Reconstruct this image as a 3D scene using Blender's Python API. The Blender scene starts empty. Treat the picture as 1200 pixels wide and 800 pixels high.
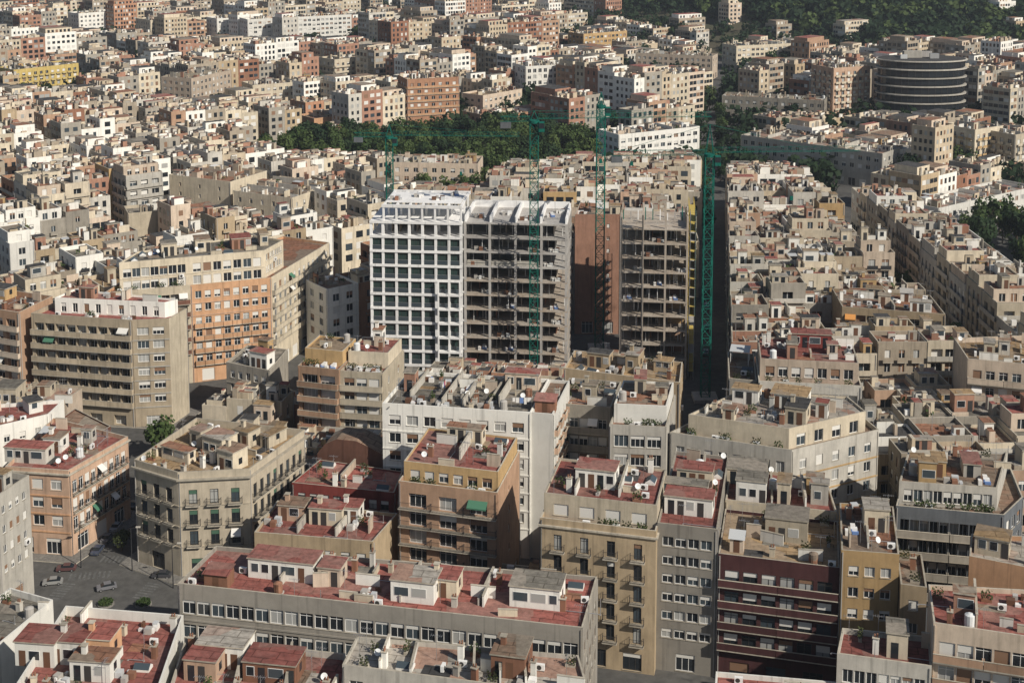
import bpy, math, random
import numpy as np
from mathutils import Vector

# ------------------------------------------------------------------ camera, sky, sun
SC = bpy.context.scene
COL = SC.collection
F, H, YH, TP = 1600., 105., -130., .126          # focal length (photo px), camera height, horizon row, tan(pitch)
PT = math.atan(TP); Y0 = YH + F*TP
CP, SP = math.cos(PT), math.sin(PT)
cd = bpy.data.cameras.new('camera'); cam = bpy.data.objects.new('camera', cd); COL.objects.link(cam)
cam.location = (0, 0, H); cam.rotation_euler = (math.pi/2 - PT, 0, 0)
cd.sensor_width = 36; cd.lens = 36*F/1200; cd.shift_y = -(400 - Y0)/1200
cd.clip_start = 1; cd.clip_end = 6000
SC.camera = cam
SUN_AZ, SUN_EL = math.radians(49), math.radians(37)   # azimuth from behind the camera towards the right
sv = Vector((math.cos(SUN_EL)*math.sin(SUN_AZ), -math.cos(SUN_EL)*math.cos(SUN_AZ), math.sin(SUN_EL)))
wd = bpy.data.worlds.new('World'); SC.world = wd; wd.use_nodes = True
nt = wd.node_tree; nt.nodes.clear()
sky = nt.nodes.new('ShaderNodeTexSky'); sky.sky_type = 'NISHITA'; sky.sun_disc = False
sky.sun_elevation = SUN_EL; sky.sun_rotation = math.atan2(sv.x, sv.y)
bg = nt.nodes.new('ShaderNodeBackground'); bg.inputs[1].default_value = .062
wo = nt.nodes.new('ShaderNodeOutputWorld'); nt.links.new(sky.outputs[0], bg.inputs[0]); nt.links.new(bg.outputs[0], wo.inputs[0])
sl = bpy.data.lights.new('sun', 'SUN'); sl.energy = 5.0; sl.angle = math.radians(.53); sl.color = (1, .935, .835)
so = bpy.data.objects.new('sun', sl); COL.objects.link(so); so.rotation_euler = sv.to_track_quat('Z', 'Y').to_euler()
SC.view_settings.view_transform = 'Standard'; SC.view_settings.look = 'None'
SC.view_settings.exposure = 0.1; SC.view_settings.gamma = 1
SC.view_settings.use_curve_mapping = False
SC.render.engine = 'CYCLES'
SC.cycles.use_denoising = True; SC.cycles.max_bounces = 5; SC.cycles.diffuse_bounces = 3
SC.cycles.volume_bounces = 0

def ray(x, y):
    X = (x-600)/F; Y = (y-Y0)/F
    return X, CP-Y*SP, -SP-Y*CP
def P(x, y, z=0.):
    r = ray(x, y); t = (z-H)/r[2]
    return (r[0]*t, r[1]*t)
def zt(y, t):                                      # height of a point seen at row y at camera depth t
    return H + t*ray(600, y)[2]
def proj(X, Y, Z):
    d = Y*CP-(Z-H)*SP; v = -Y*SP-(Z-H)*CP
    return 600+F*X/d, Y0+F*v/d, F/d

# ------------------------------------------------------------------ materials
MATS = {}
def lerp(a, b, t): return a+(b-a)*t
def nodes(name, rough=.85, spec=.25):
    m = bpy.data.materials.new(name); m.use_nodes = True
    t = m.node_tree; b = t.nodes['Principled BSDF']
    b.inputs['Roughness'].default_value = rough
    b.inputs['Specular IOR Level'].default_value = spec
    return m, t, b
def plain(name, col, rough=.7, spec=.3, metal=0):
    m, t, b = nodes(name, rough, spec)
    b.inputs['Base Color'].default_value = (*col, 1); b.inputs['Metallic'].default_value = metal
    MATS[name] = m; return m
def weathered(name, col, alt, rough=.9, scale=.25, fine=3.0, streak=True, patch=None, var=.22, bump=0., dirt=.55):
    """wall / roof coat: large blotches of a second tone, fine grain, downward streaks, per-object drift"""
    m, t, b = nodes(name, rough, .15)
    N = t.nodes.new; L = t.links.new
    geo = N('ShaderNodeNewGeometry')
    n1 = N('ShaderNodeTexNoise'); n1.inputs['Scale'].default_value = scale; n1.inputs['Detail'].default_value = 9; n1.inputs['Roughness'].default_value = .72
    L(geo.outputs['Position'], n1.inputs['Vector'])
    r1 = N('ShaderNodeMapRange'); r1.inputs[1].default_value = .38; r1.inputs[2].default_value = .66
    L(n1.outputs[0], r1.inputs[0])
    mx = N('ShaderNodeMix'); mx.data_type = 'RGBA'
    mx.inputs[6].default_value = (*col, 1); mx.inputs[7].default_value = (*alt, 1); L(r1.outputs[0], mx.inputs[0])
    out = mx.outputs[2]
    if not streak and name.startswith('roof'):
        br = N('ShaderNodeTexBrick'); br.inputs['Scale'].default_value = .16; br.inputs['Mortar Size'].default_value = .012; br.inputs['Color1'].default_value = (1, 1, 1, 1); br.inputs['Color2'].default_value = (.86, .86, .86, 1); br.inputs['Mortar'].default_value = (.5, .48, .46, 1)
        rm_ = N('ShaderNodeMapping'); rm_.inputs['Rotation'].default_value = (0, 0, .2); L(geo.outputs['Position'], rm_.inputs[0]); L(rm_.outputs[0], br.inputs['Vector'])
        mb_ = N('ShaderNodeMix'); mb_.data_type = 'RGBA'; mb_.blend_type = 'MULTIPLY'; mb_.inputs[0].default_value = 1.; L(out, mb_.inputs[6]); L(br.outputs[0], mb_.inputs[7]); out = mb_.outputs[2]
    if patch:                                       # relaid squares of another colour
        vo = N('ShaderNodeTexVoronoi'); vo.distance = 'CHEBYCHEV'; vo.inputs['Scale'].default_value = .22
        L(geo.outputs['Position'], vo.inputs['Vector'])
        sp = N('ShaderNodeSeparateColor'); L(vo.outputs['Color'], sp.inputs[0])
        cr = N('ShaderNodeMapRange'); cr.inputs[1].default_value = .62; cr.inputs[2].default_value = .70; cr.inputs[4].default_value = .8; L(sp.outputs[0], cr.inputs[0])
        m2 = N('ShaderNodeMix'); m2.data_type = 'RGBA'; L(cr.outputs[0], m2.inputs[0]); L(out, m2.inputs[6]); m2.inputs[7].default_value = (*patch, 1)
        out = m2.outputs[2]
    n2 = N('ShaderNodeTexNoise'); n2.inputs['Scale'].default_value = fine; n2.inputs['Detail'].default_value = 8; n2.inputs['Roughness'].default_value = .65
    if streak:
        mp = N('ShaderNodeMapping'); mp.inputs['Scale'].default_value = (.45, .45, .11); L(geo.outputs['Position'], mp.inputs[0]); L(mp.outputs[0], n2.inputs['Vector'])
    else:
        L(geo.outputs['Position'], n2.inputs['Vector'])
    r2 = N('ShaderNodeMapRange'); r2.inputs[1].default_value = .35; r2.inputs[2].default_value = .7; r2.inputs[3].default_value = 1.05; r2.inputs[4].default_value = dirt+(.28 if streak else 0)
    L(n2.outputs[0], r2.inputs[0])
    if streak:
        m5 = N('ShaderNodeMapping'); m5.inputs['Scale'].default_value = (1.6, 1.6, .06); L(geo.outputs['Position'], m5.inputs[0])
        n5 = N('ShaderNodeTexNoise'); n5.inputs['Scale'].default_value = 1.; n5.inputs['Detail'].default_value = 3; L(m5.outputs[0], n5.inputs['Vector'])
        r5 = N('ShaderNodeMapRange'); r5.inputs[1].default_value = .56; r5.inputs[2].default_value = .72; r5.inputs[3].default_value = 1.; r5.inputs[4].default_value = .72; L(n5.outputs[0], r5.inputs[0])
        mm = N('ShaderNodeMath'); mm.operation = 'MULTIPLY'; L(r2.outputs[0], mm.inputs[0]); L(r5.outputs[0], mm.inputs[1]); r2 = mm
    oi = N('ShaderNodeObjectInfo')
    r3 = N('ShaderNodeMapRange'); r3.inputs[3].default_value = 1-var; r3.inputs[4].default_value = 1+var*.6; L(oi.outputs['Random'], r3.inputs[0])
    ml = N('ShaderNodeMath'); ml.operation = 'MULTIPLY'; L(r2.outputs[0], ml.inputs[0]); L(r3.outputs[0], ml.inputs[1])
    vm = N('ShaderNodeVectorMath'); vm.operation = 'SCALE'; L(out, vm.inputs[0]); L(ml.outputs[0], vm.inputs['Scale'])
    L(vm.outputs[0], b.inputs['Base Color'])
    if bump:
        bp = N('ShaderNodeBump'); bp.inputs['Strength'].default_value = bump; bp.inputs['Distance'].default_value = .05
        L(n2.outputs[0], bp.inputs['Height']); L(bp.outputs[0], b.inputs['Normal'])
    MATS[name] = m; return m
def wall(name, c, k=.78, **kw):
    weathered(name, c, tuple(x*k for x in c), **kw)
wall('cream', (.61, .53, .40)); wall('beige', (.49, .425, .32)); wall('rosebrick', (.35, .195, .135)); wall('white', (.70, .68, .62), .86, dirt=.72)
wall('stone', (.56, .485, .37)); wall('ochre', (.48, .325, .16)); wall('orange', (.56, .33, .19)); wall('salmon', (.52, .355, .25))
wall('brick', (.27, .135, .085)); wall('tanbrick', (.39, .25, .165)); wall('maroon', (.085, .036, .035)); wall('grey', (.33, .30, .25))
wall('palegrey', (.50, .47, .41)); wall('brown', (.17, .085, .06)); wall('pink', (.57, .465, .36)); wall('yellow', (.62, .47, .17))
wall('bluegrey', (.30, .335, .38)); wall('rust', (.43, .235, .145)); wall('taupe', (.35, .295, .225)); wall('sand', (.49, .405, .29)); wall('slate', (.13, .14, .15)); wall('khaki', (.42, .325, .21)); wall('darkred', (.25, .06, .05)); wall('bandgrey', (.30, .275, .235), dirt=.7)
RW = dict(streak=False, fine=1.3)
weathered('roof_red', (.335, .112, .09), (.28, .12, .10), patch=(.30, .165, .135), scale=.35, dirt=.5, **RW)
weathered('roof_terracotta', (.33, .155, .095), (.25, .15, .10), patch=(.24, .20, .155), scale=.3, **RW)
weathered('roof_ochre', (0.380, 0.258, 0.137), (0.304, 0.220, 0.137), patch=(0.274, 0.213, 0.152), scale=.2, **RW)
weathered('roof_grey', (.23, .21, .175), (.16, .148, .125), patch=(.29, .255, .21), scale=.3, **RW)
weathered('roof_pale', (0.418, 0.380, 0.327), (0.304, 0.281, 0.243), patch=(0.319, 0.182, 0.129), scale=.25, **RW)
weathered('roof_dusty', (.28, .175, .12), (.24, .19, .14), patch=(.28, .245, .195), scale=.3, **RW)
weathered('roof_dark', (0.091, 0.087, 0.084), (0.061, 0.061, 0.061), scale=.3, **RW)
weathered('concrete', (.42, .40, .37), (.33, .31, .29), var=.1)
weathered('newwhite', (.76, .75, .73), (.66, .65, .63), var=.08, dirt=.75)
weathered('rawslab', (.45, .40, .34), (.36, .29, .22), var=.12)
weathered('sill', (.46, .415, .335), (.34, .305, .245), scale=.8, var=.25)
weathered('asphalt', (0.080, 0.078, 0.074), (0.118, 0.114, 0.106), scale=.12, fine=.7, streak=False, var=0, dirt=.7)
weathered('paving', (.24, .225, .20), (.18, .17, .155), scale=.3, streak=False, var=0)
weathered('soil', (.10, .085, .06), (.07, .08, .045), scale=.02, streak=False, var=0)
plain('glass', (.018, .022, .026), .12, .6); plain('glass_blue', (.05, .065, .075), .15, .6)
plain('glass_green', (.03, .055, .05), .12, .6)
plain('curtain', (.34, .34, .32), .35, .4); plain('frame_white', (.72, .71, .68), .5); plain('frame_dark', (.045, .042, .04), .5)
plain('frame_wood', (.12, .06, .035), .6); plain('blind', (.62, .60, .55), .6); plain('blind_brown', (.22, .13, .08), .6); plain('blind_green', (.06, .12, .08), .6)
plain('iron', (.03, .03, .032), .5); plain('metal', (.5, .5, .5), .4, .5, .7)
plain('tank', (.62, .63, .62), .5); weathered('crane_green', (.006, .15, .11), (.010, .11, .085), scale=.5, streak=False, var=.1); plain('yellow_net', (.50, .38, .10), .8)
plain('green_net', (.05, .22, .16), .8); plain('rubber', (.02, .02, .02), .8); plain('dark_gap', (.03, .03, .03), .9)
weathered('paint', (.17, .17, .16), (.09, .09, .09), scale=1.2, streak=False, var=.1); plain('awning_green', (.06, .16, .10), .8); plain('awning_white', (.66, .64, .6), .8); plain('awning_orange', (.55, .25, .07), .8)
plain('cloth_blue', (.12, .2, .4), .9); plain('cloth_red', (.45, .08, .07), .9); plain('sheet', (.45, .46, .46), .6); plain('fibre', (.36, .34, .31), .85)
CARS = [(.15, .15, .16), (.05, .05, .055), (.3, .31, .33), (.10, .05, .05), (.05, .06, .09), (.24, .24, .23)]
for i, c in enumerate(CARS): plain('car_paint_%d' % i, c, .3, .5)
def foliage(name, c1, c2):
    m, t, b = nodes(name, .7, .15)
    N = t.nodes.new; L = t.links.new
    g = N('ShaderNodeNewGeometry'); n = N('ShaderNodeTexNoise'); n.inputs['Scale'].default_value = .9; L(g.outputs['Position'], n.inputs['Vector'])
    oi = N('ShaderNodeObjectInfo'); ad = N('ShaderNodeMath'); ad.operation = 'MULTIPLY_ADD'; L(oi.outputs['Random'], ad.inputs[0]); ad.inputs[1].default_value = .5; L(n.outputs[0], ad.inputs[2])
    mr = N('ShaderNodeMapRange'); mr.inputs[1].default_value = .4; mr.inputs[2].default_value = 1.1; L(ad.outputs[0], mr.inputs[0])
    mx = N('ShaderNodeMix'); mx.data_type = 'RGBA'; mx.inputs[6].default_value = (*c1, 1); mx.inputs[7].default_value = (*c2, 1)
    L(mr.outputs[0], mx.inputs[0]); L(mx.outputs[2], b.inputs['Base Color'])
    tr = N('ShaderNodeBsdfTranslucent'); L(mx.outputs[2], tr.inputs[0])
    ms = N('ShaderNodeMixShader'); ms.inputs[0].default_value = .3; L(b.outputs[0], ms.inputs[1]); L(tr.outputs[0], ms.inputs[2])
    L(ms.outputs[0], t.nodes['Material Output'].inputs[0]); MATS[name] = m
foliage('leaf', (.037, .068, .022), (.095, .13, .042)); foliage('leaf_dark', (0.0153, 0.0323, 0.0153), (0.0340, 0.0578, 0.0238)); foliage('leaf_olive', (0.0425, 0.0553, 0.0213), (0.0935, 0.1020, 0.0425))
plain('bark', (.09, .065, .045), .9)

# ------------------------------------------------------------------ mesh helpers
class MB:
    def __init__(s): s.v = []; s.f = []; s.m = []; s.names = []
    def mi(s, n):
        if n not in s.names: s.names.append(n)
        return s.names.index(n)
    def face(s, pts, mat):
        k = len(s.v); s.v.extend(pts); s.f.append(tuple(range(k, k+len(pts)))); s.m.append(s.mi(mat))
    def box(s, x0, x1, y0, y1, z0, z1, mat, bottom=True, top=None):
        k = len(s.v)
        s.v.extend([(x0,y0,z0),(x1,y0,z0),(x1,y1,z0),(x0,y1,z0),(x0,y0,z1),(x1,y0,z1),(x1,y1,z1),(x0,y1,z1)])
        fs = [(0,1,5,4),(1,2,6,5),(2,3,7,6),(3,0,4,7),(4,5,6,7)] + ([(3,2,1,0)] if bottom else [])
        a = s.mi(mat); b = s.mi(top) if top else a
        for i, f in enumerate(fs): s.f.append(tuple(k+q for q in f)); s.m.append(b if i == 4 else a)
    def obox(s, o, u, n, u0, u1, n0, n1, z0, z1, mat, bottom=False, top=None):
        """box in a facade frame: o = (x,y) origin, u along, n outward"""
        k = len(s.v)
        def q(a, b, z): return (o[0]+u[0]*a+n[0]*b, o[1]+u[1]*a+n[1]*b, z)
        s.v.extend([q(u0,n1,z0),q(u1,n1,z0),q(u1,n0,z0),q(u0,n0,z0),q(u0,n1,z1),q(u1,n1,z1),q(u1,n0,z1),q(u0,n0,z1)])
        fs = [(0,1,5,4),(1,2,6,5),(2,3,7,6),(3,0,4,7),(4,5,6,7)] + ([(3,2,1,0)] if bottom else [])
        a = s.mi(mat); b = s.mi(top) if top else a
        for i, f in enumerate(fs): s.f.append(tuple(k+x for x in f)); s.m.append(b if i == 4 else a)
    def bar(s, a, b, r, mat, sides=4):
        a = Vector(a); b = Vector(b); d = (b-a).normalized()
        x = d.cross(Vector((0,0,1)))
        if x.length < 1e-3: x = Vector((1,0,0))
        x.normalize(); y = d.cross(x); k = len(s.v)
        for p in (a, b):
            for i in range(sides):
                t = 2*math.pi*(i+.5)/sides; q = p + x*(r*math.cos(t)) + y*(r*math.sin(t)); s.v.append(tuple(q))
        m = s.mi(mat)
        for i in range(sides):
            j = (i+1) % sides; s.f.append((k+i, k+j, k+sides+j, k+sides+i)); s.m.append(m)
        s.f.append(tuple(k+sides+i for i in range(sides))); s.m.append(m)
    def cyl(s, x, y, z0, z1, r, mat, sides=10, r2=None):
        r2 = r if r2 is None else r2; k = len(s.v)
        for z, q in ((z0, r), (z1, r2)):
            for i in range(sides):
                t = 2*math.pi*i/sides; s.v.append((x+q*math.cos(t), y+q*math.sin(t), z))
        m = s.mi(mat)
        for i in range(sides):
            j = (i+1) % sides; s.f.append((k+i, k+j, k+sides+j, k+sides+i)); s.m.append(m)
        s.f.append(tuple(k+sides+i for i in range(sides))); s.m.append(m)
    def mesh(s, name, off=(0, 0, 0)):
        me = bpy.data.meshes.new(name)
        v = s.v if off == (0, 0, 0) else [(x-off[0], y-off[1], z-off[2]) for x, y, z in s.v]
        me.from_pydata(v, [], s.f)
        for n in s.names: me.materials.append(MATS[n])
        me.polygons.foreach_set('material_index', s.m); me.update()
        return me
def link(name, data, parent=None, loc=(0, 0, 0), rz=0.):
    o = bpy.data.objects.new(name, data); COL.objects.link(o)
    o.parent = parent; o.location = loc
    if rz: o.rotation_euler = (0, 0, rz)
    return o
def tag(o, label=None, cat=None, group=None, kind=None):
    if label: o['label'] = label
    if cat: o['category'] = cat
    if group: o['group'] = group
    if kind: o['kind'] = kind
    return o
def copy_tree(o, parent=None):
    c = o.copy(); COL.objects.link(c); c.parent = parent
    for ch in list(o.children): copy_tree(ch, c)
    return c
CACHE = {}
def cached(key, fn):
    if key not in CACHE: CACHE[key] = fn()
    return CACHE[key]

# ------------------------------------------------------------------ windows, balconies
def win_mesh(w, h, frame, blind, bm, tall):
    mb = MB(); t = .07; d = .05
    mb.box(-w/2, -w/2+t, -d, 0, 0, h, frame, False); mb.box(w/2-t, w/2, -d, 0, 0, h, frame, False)
    mb.box(-w/2+t, w/2-t, -d, 0, 0, t, frame, False); mb.box(-w/2+t, w/2-t, -d, 0, h-t, h, frame, False)
    k = max(2, round(w/.85))
    for i in range(1, k):
        x = -w/2 + w*i/k; mb.box(x-.035, x+.035, -d, 0, t, h-t, frame, False)
    if tall: mb.box(-w/2+t, w/2-t, -d, 0, h*.78, h*.78+.05, frame, False)
    if blind > 0:
        mb.box(-w/2+t, w/2-t, -d-.03, -d, h-t-(h-2*t)*blind, h-t, bm)
    mb.box(-w/2-.06, w/2+.06, -.27, .0, -.06, -.002, 'sill')
    return mb.mesh('window')
def pane_mesh(w, h, g):
    mb = MB(); mb.face([(-w/2+.03, -.012, .03), (w/2-.03, -.012, .03), (w/2-.03, -.012, h-.03), (-w/2+.03, -.012, h-.03)], g); return mb.mesh('pane')
def rail_iron(w, d, mat='iron', hgt=1.0, step=.16):
    mb = MB(); x = w/2-.03; y = -d+.03
    for z in (.08, hgt):
        mb.box(-x, x, y-.02, y+.02, z-.02, z+.02, mat)
        for sx in (-x, x): mb.box(sx-.02, sx+.02, y+.02, 0, z-.02, z+.02, mat)
    n = max(2, int(2*x/step))
    for i in range(n+1):
        xx = -x+2*x*i/n; mb.box(xx-.011, xx+.011, y-.011, y+.011, .08, hgt, mat, False)
    n = max(1, int(d/step))
    for i in range(1, n):
        yy = y*(i/n)
        for sx in (-x, x): mb.box(sx-.011, sx+.011, yy-.011, yy+.011, .08, hgt, mat, False)
    return mb.mesh('railing')
def rail_solid(w, d, mat, hgt=.95):
    mb = MB()
    mb.box(-w/2, w/2, -d, -d+.1, .002, hgt, mat); mb.box(-w/2, -w/2+.1, -d+.1, -.002, .002, hgt, mat); mb.box(w/2-.1, w/2, -d+.1, -.002, .002, hgt, mat)
    mb.box(-w/2-.03, w/2+.03, -d-.03, -d+.13, hgt, hgt+.05, 'sill')
    return mb.mesh('parapet')
def awning_mesh(w, m):
    mb = MB(); mb.face([(-w/2-.1, 0, 0), (w/2+.1, 0, 0), (w/2+.1, -1.0, -.75), (-w/2-.1, -1.0, -.75)], m); mb.face([(-w/2-.1, -1.0, -.75), (w/2+.1, -1.0, -.75), (w/2+.1, -1.0, -.95), (-w/2-.1, -1.0, -.95)], m)
    for x in (-w/2-.08, w/2+.08): mb.bar((x, 0, -.9), (x, -1., -.8), .015, 'metal')
    return mb.mesh('awning')
def slab_mesh(w, d, mat):
    mb = MB(); mb.box(-w/2, w/2, -d, 0, -.16, 0, mat); return mb.mesh('balcony')
def add_window(root, off, o, u, rz, x, z, w, h, rec, fr, rng, tall, panes=True, blinds=(0,0,0,.25,.4,.7,1), bm=None, glass=None):
    w = round(w, 1); h = round(h, 1)
    bl = rng.choice(blinds); bm = bm or rng.choice(['blind', 'blind', 'blind', 'blind_brown'])
    me = cached(('w', w, h, fr, bl, bm if bl else 0, tall), lambda: win_mesh(w, h, fr, bl, bm, tall))
    n = (u[1], -u[0])
    p = (o[0]+u[0]*x-n[0]*rec-off[0], o[1]+u[1]*x-n[1]*rec-off[1], z-off[2])
    wo_ = link('window', me, root, p, rz)
    g = glass or rng.choice(['glass', 'glass', 'glass', 'glass_blue', 'curtain'])
    link('pane', cached(('p', w, h, g), lambda: pane_mesh(w, h, g)), wo_)
    return wo_
def add_balcony(root, off, o, u, rz, x, z, w, d, style, slabm, wallm):
    w = round(w, 1); d = round(d, 2); n = (u[1], -u[0])
    me = cached(('b', w, d, slabm), lambda: slab_mesh(w, d, slabm))
    p = (o[0]+u[0]*x+n[0]*.004-off[0], o[1]+u[1]*x+n[1]*.004-off[1], z-off[2])
    b = link('balcony', me, root, p, rz)
    if style == 'iron': link('railing', cached(('ri', w, d), lambda: rail_iron(w, d)), b)
    elif style == 'white_iron': link('railing', cached(('rw', w, d), lambda: rail_iron(w, d, 'frame_white', .95, .3)), b)
    else: link('railing', cached(('rs', w, d, wallm), lambda: rail_solid(w, d, wallm)), b)
    return b

# ------------------------------------------------------------------ walls with openings
def facade(mb, gl, root, off, A, B, z0, z1, sp, wm, rng, lod):
    """one facade from A to B (left to right seen from outside); real openings with reveals"""
    if sp and sp.get('wm'): wm = sp['wm']
    W = math.hypot(B[0]-A[0], B[1]-A[1]); u = ((B[0]-A[0])/W, (B[1]-A[1])/W); n = (u[1], -u[0]); rz = math.atan2(u[1], u[0])
    def q(a, b, z): return (A[0]+u[0]*a+n[0]*b, A[1]+u[1]*a+n[1]*b, z)
    def quad(a0, a1, v0, v1, m=wm, b=0.):
        if a1-a0 > 1e-4 and v1-v0 > 1e-4: mb.face([q(a0,b,v0), q(a1,b,v0), q(a1,b,v1), q(a0,b,v1)], m)
    if lod < 2 and W > 4 and z1-z0 > 8:
        for k in range(1+int(W/14)):
            x = rng.choice([.25, W-.25, rng.uniform(.3, W-.3)]) if not sp else rng.choice([.2, W-.2]); mb.obox(A, u, n, x-.06, x+.06, .002, .11, z0, z1-.3, rng.choice(['fibre', 'metal', wm]))
    if not sp or W < 1.6:
        quad(0, W, z0, z1); return
    fh = sp.get('fh', 3.); w = sp.get('w', 1.2); h = sp.get('h', 1.5); sill = sp.get('sill', .9); mg = sp.get('mg', .6)
    top = sp.get('top', 1.15); gh = sp.get('gh', 4. if z0 < .1 else 0)
    nb = sp.get('n') or max(1, int((W-2*mg)/sp.get('bay', 2.9)))
    w = min(w, (W-2*mg)/nb*.9)
    cw = (W-2*mg)/nb; cols = [mg+cw*(i+.5) for i in range(nb)]
    nf = max(0, int((z1-top-z0-gh+.05)/fh)); nf = min(nf, sp.get('nf', 99))
    rec = sp.get('rec', .2) if lod < 2 else 0.
    bal = sp.get('balc'); bd = sp.get('bd', .8); fr = sp.get('frame', 'frame_white'); bskip = sp.get('bskip', ()); skip = sp.get('skip', ())
    bms = sp.get('bmat', wm)
    zc = z1; rows = []
    for k in range(nf):
        base = z1-top-fh*(k+1); hh = h; ss = sill
        if bal and k not in bskip: ss = .06; hh = max(h, sp.get('dh', 2.15))
        rows.append((k, base, base+ss, base+ss+min(hh, fh-ss-.25)))
    def openrow(vb, vt, zlow, ztop, cs, ww, rr, ground=False, k=0):
        quad(0, W, vt, ztop)
        x = 0
        for i, c in enumerate(cs):
            if (i in skip): continue
            a, b = c-ww/2, c+ww/2
            quad(x, a, vb, vt); x = b
            if rr:
                mb.face([q(a,0,vb), q(a,-rr,vb), q(a,-rr,vt), q(a,0,vt)], wm); mb.face([q(b,-rr,vb), q(b,0,vb), q(b,0,vt), q(b,-rr,vt)], wm)
                mb.face([q(a,0,vb), q(b,0,vb), q(b,-rr,vb), q(a,-rr,vb)], wm); mb.face([q(a,-rr,vt), q(b,-rr,vt), q(b,0,vt), q(a,0,vt)], wm)
            else: quad(a, b, vb, vt)
            tall = vt-vb > 1.9
            if lod == 0:
                ow = sp.get('rw', 0)
                hk = rng.random()
                if hk < sp.get('awn', .06) and not ground and tall and sp.get('balc'): link('awning', cached(('aw', round(ww, 1), int(hk*100) % 5), lambda: awning_mesh(round(ww, 1), ['awning_white','sheet','awning_green','blind','awning_orange'][int(hk*100) % 5])), root, (A[0]+u[0]*c+n[0]*.006-off[0], A[1]+u[1]*c+n[1]*.006-off[1], vt-off[2]+.1), rz)
                elif hk > .975 and not tall: link('air_conditioner', cached(('air_conditioner', 0), ac_mesh), root, (A[0]+u[0]*c+n[0]*.24-off[0], A[1]+u[1]*c+n[1]*.24-off[1], vb-off[2]-1.0), rz)
                add_window(root, off, A, u, rz, c, vb, ww, vt-vb, rr, fr, rng, tall, blinds=sp.get('blinds', (0,0,0,.25,.4,.7,1)), bm=sp.get('bm'), glass=sp.get('glass'))
            else:
                e = -rr+.012 if rr else .03
                g = rng.choice(['glass','glass','glass','glass_blue','curtain'] if lod == 1 else ['glass','glass','glass','glass','glass_blue','curtain','blind','blind_brown']); bl = rng.choice((0,0,0,.3,.6,1))
                gl.face([q(a,e,vb), q(b,e,vb), q(b,e,vt), q(a,e,vt)], g)
                if lod == 1:
                    e += .03; v2 = vt-(vt-vb)*bl
                    if bl: gl.face([q(a,e,v2), q(b,e,v2), q(b,e,vt), q(a,e,vt)], rng.choice(['blind','blind','blind_brown']))
                    gl.face([q(c-.05,e+.01,vb), q(c+.05,e+.01,vb), q(c+.05,e+.01,vt), q(c-.05,e+.01,vt)], fr)
        quad(x, W, vb, vt)
    for k, base, vb, vt in rows:
        openrow(vb, vt, base, zc, cols, w, rec, k=k); zc = vb
        if bal and k not in bskip:
            st = sp.get('rail', 'iron')
            if bal == 'each':
                for i, c in enumerate(cols):
                    if i in skip: continue
                    bw = min(w+.9, cw-.1)
                    if lod == 0: add_balcony(root, off, A, u, rz, c, base, bw, bd, st, sp.get('slab', 'sill'), bms)
                    elif lod == 1:
                        mb.obox(A, u, n, c-bw/2, c+bw/2, .003, bd, base-.15, base, 'sill', True)
                        mb.obox(A, u, n, c-bw/2, c+bw/2, bd-.06, bd-.002, base+.002, base+.9, 'iron' if st == 'iron' else bms)
            elif bal == 'band':
                a0, a1 = sp.get('bx', (.0, 1.)); a0 *= W; a1 *= W
                a0 += .05; a1 -= .05
                if lod == 0:
                    segs = max(1, round((a1-a0)/sp.get('seg', 7.)))
                    for i in range(segs):
                        s0 = lerp(a0, a1, i/segs); s1 = lerp(a0, a1, (i+1)/segs)
                        add_balcony(root, off, A, u, rz, (s0+s1)/2, base, math.floor((s1-s0)*10-.5)/10., bd, st, sp.get('slab', 'sill'), bms)
                else:
                    mb.obox(A, u, n, a0, a1, .003, bd, base-.15, base, 'sill', True)
                    mb.obox(A, u, n, a0, a1, bd-.08, bd-.002, base+.002, base+.9, bms)
        if sp.get('ledge') and lod < 2:
            mb.obox(A, u, n, .01, W-.01, .002, .1, base-.22, base-.06 if bal else base+.0, sp.get('lm', wm), True)
    if gh > 0 and lod < 2 and zc-z0 > 3.2:
        cs2 = [mg+(W-2*mg)*(i+.5)/max(1, int((W-2*mg)/4.2)) for i in range(max(1, int((W-2*mg)/4.2)))]
        skip_ = skip; skip = ()
        openrow(z0+.25, z0+min(3., gh-.7), z0, zc, cs2, min(2.6, (W-2*mg)/len(cs2)*.8), rec); skip = skip_
        quad(0, W, z0, z0+.25)
    else:
        quad(0, W, z0, zc)
def inset(poly, d):
    out = []; N = len(poly)
    for i in range(N):
        a, b, c = poly[i-1], poly[i], poly[(i+1) % N]
        l1 = math.hypot(b[0]-a[0], b[1]-a[1]); l2 = math.hypot(c[0]-b[0], c[1]-b[1])
        n1 = (-(b[1]-a[1])/l1, (b[0]-a[0])/l1); n2 = (-(c[1]-b[1])/l2, (c[0]-b[0])/l2)
        k = 1+n1[0]*n2[0]+n1[1]*n2[1]; k = max(k, .35)
        out.append((b[0]+d*(n1[0]+n2[0])/k, b[1]+d*(n1[1]+n2[1])/k))
    return out
def area(p): return .5*sum(p[i-1][0]*p[i][1]-p[i][0]*p[i-1][1] for i in range(len(p)))
def inside(p, x, y):
    r = False; j = len(p)-1
    for i in range(len(p)):
        if (p[i][1] > y) != (p[j][1] > y) and x < (p[j][0]-p[i][0])*(y-p[i][1])/(p[j][1]-p[i][1])+p[i][0]: r = not r
        j = i
    return r
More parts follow.
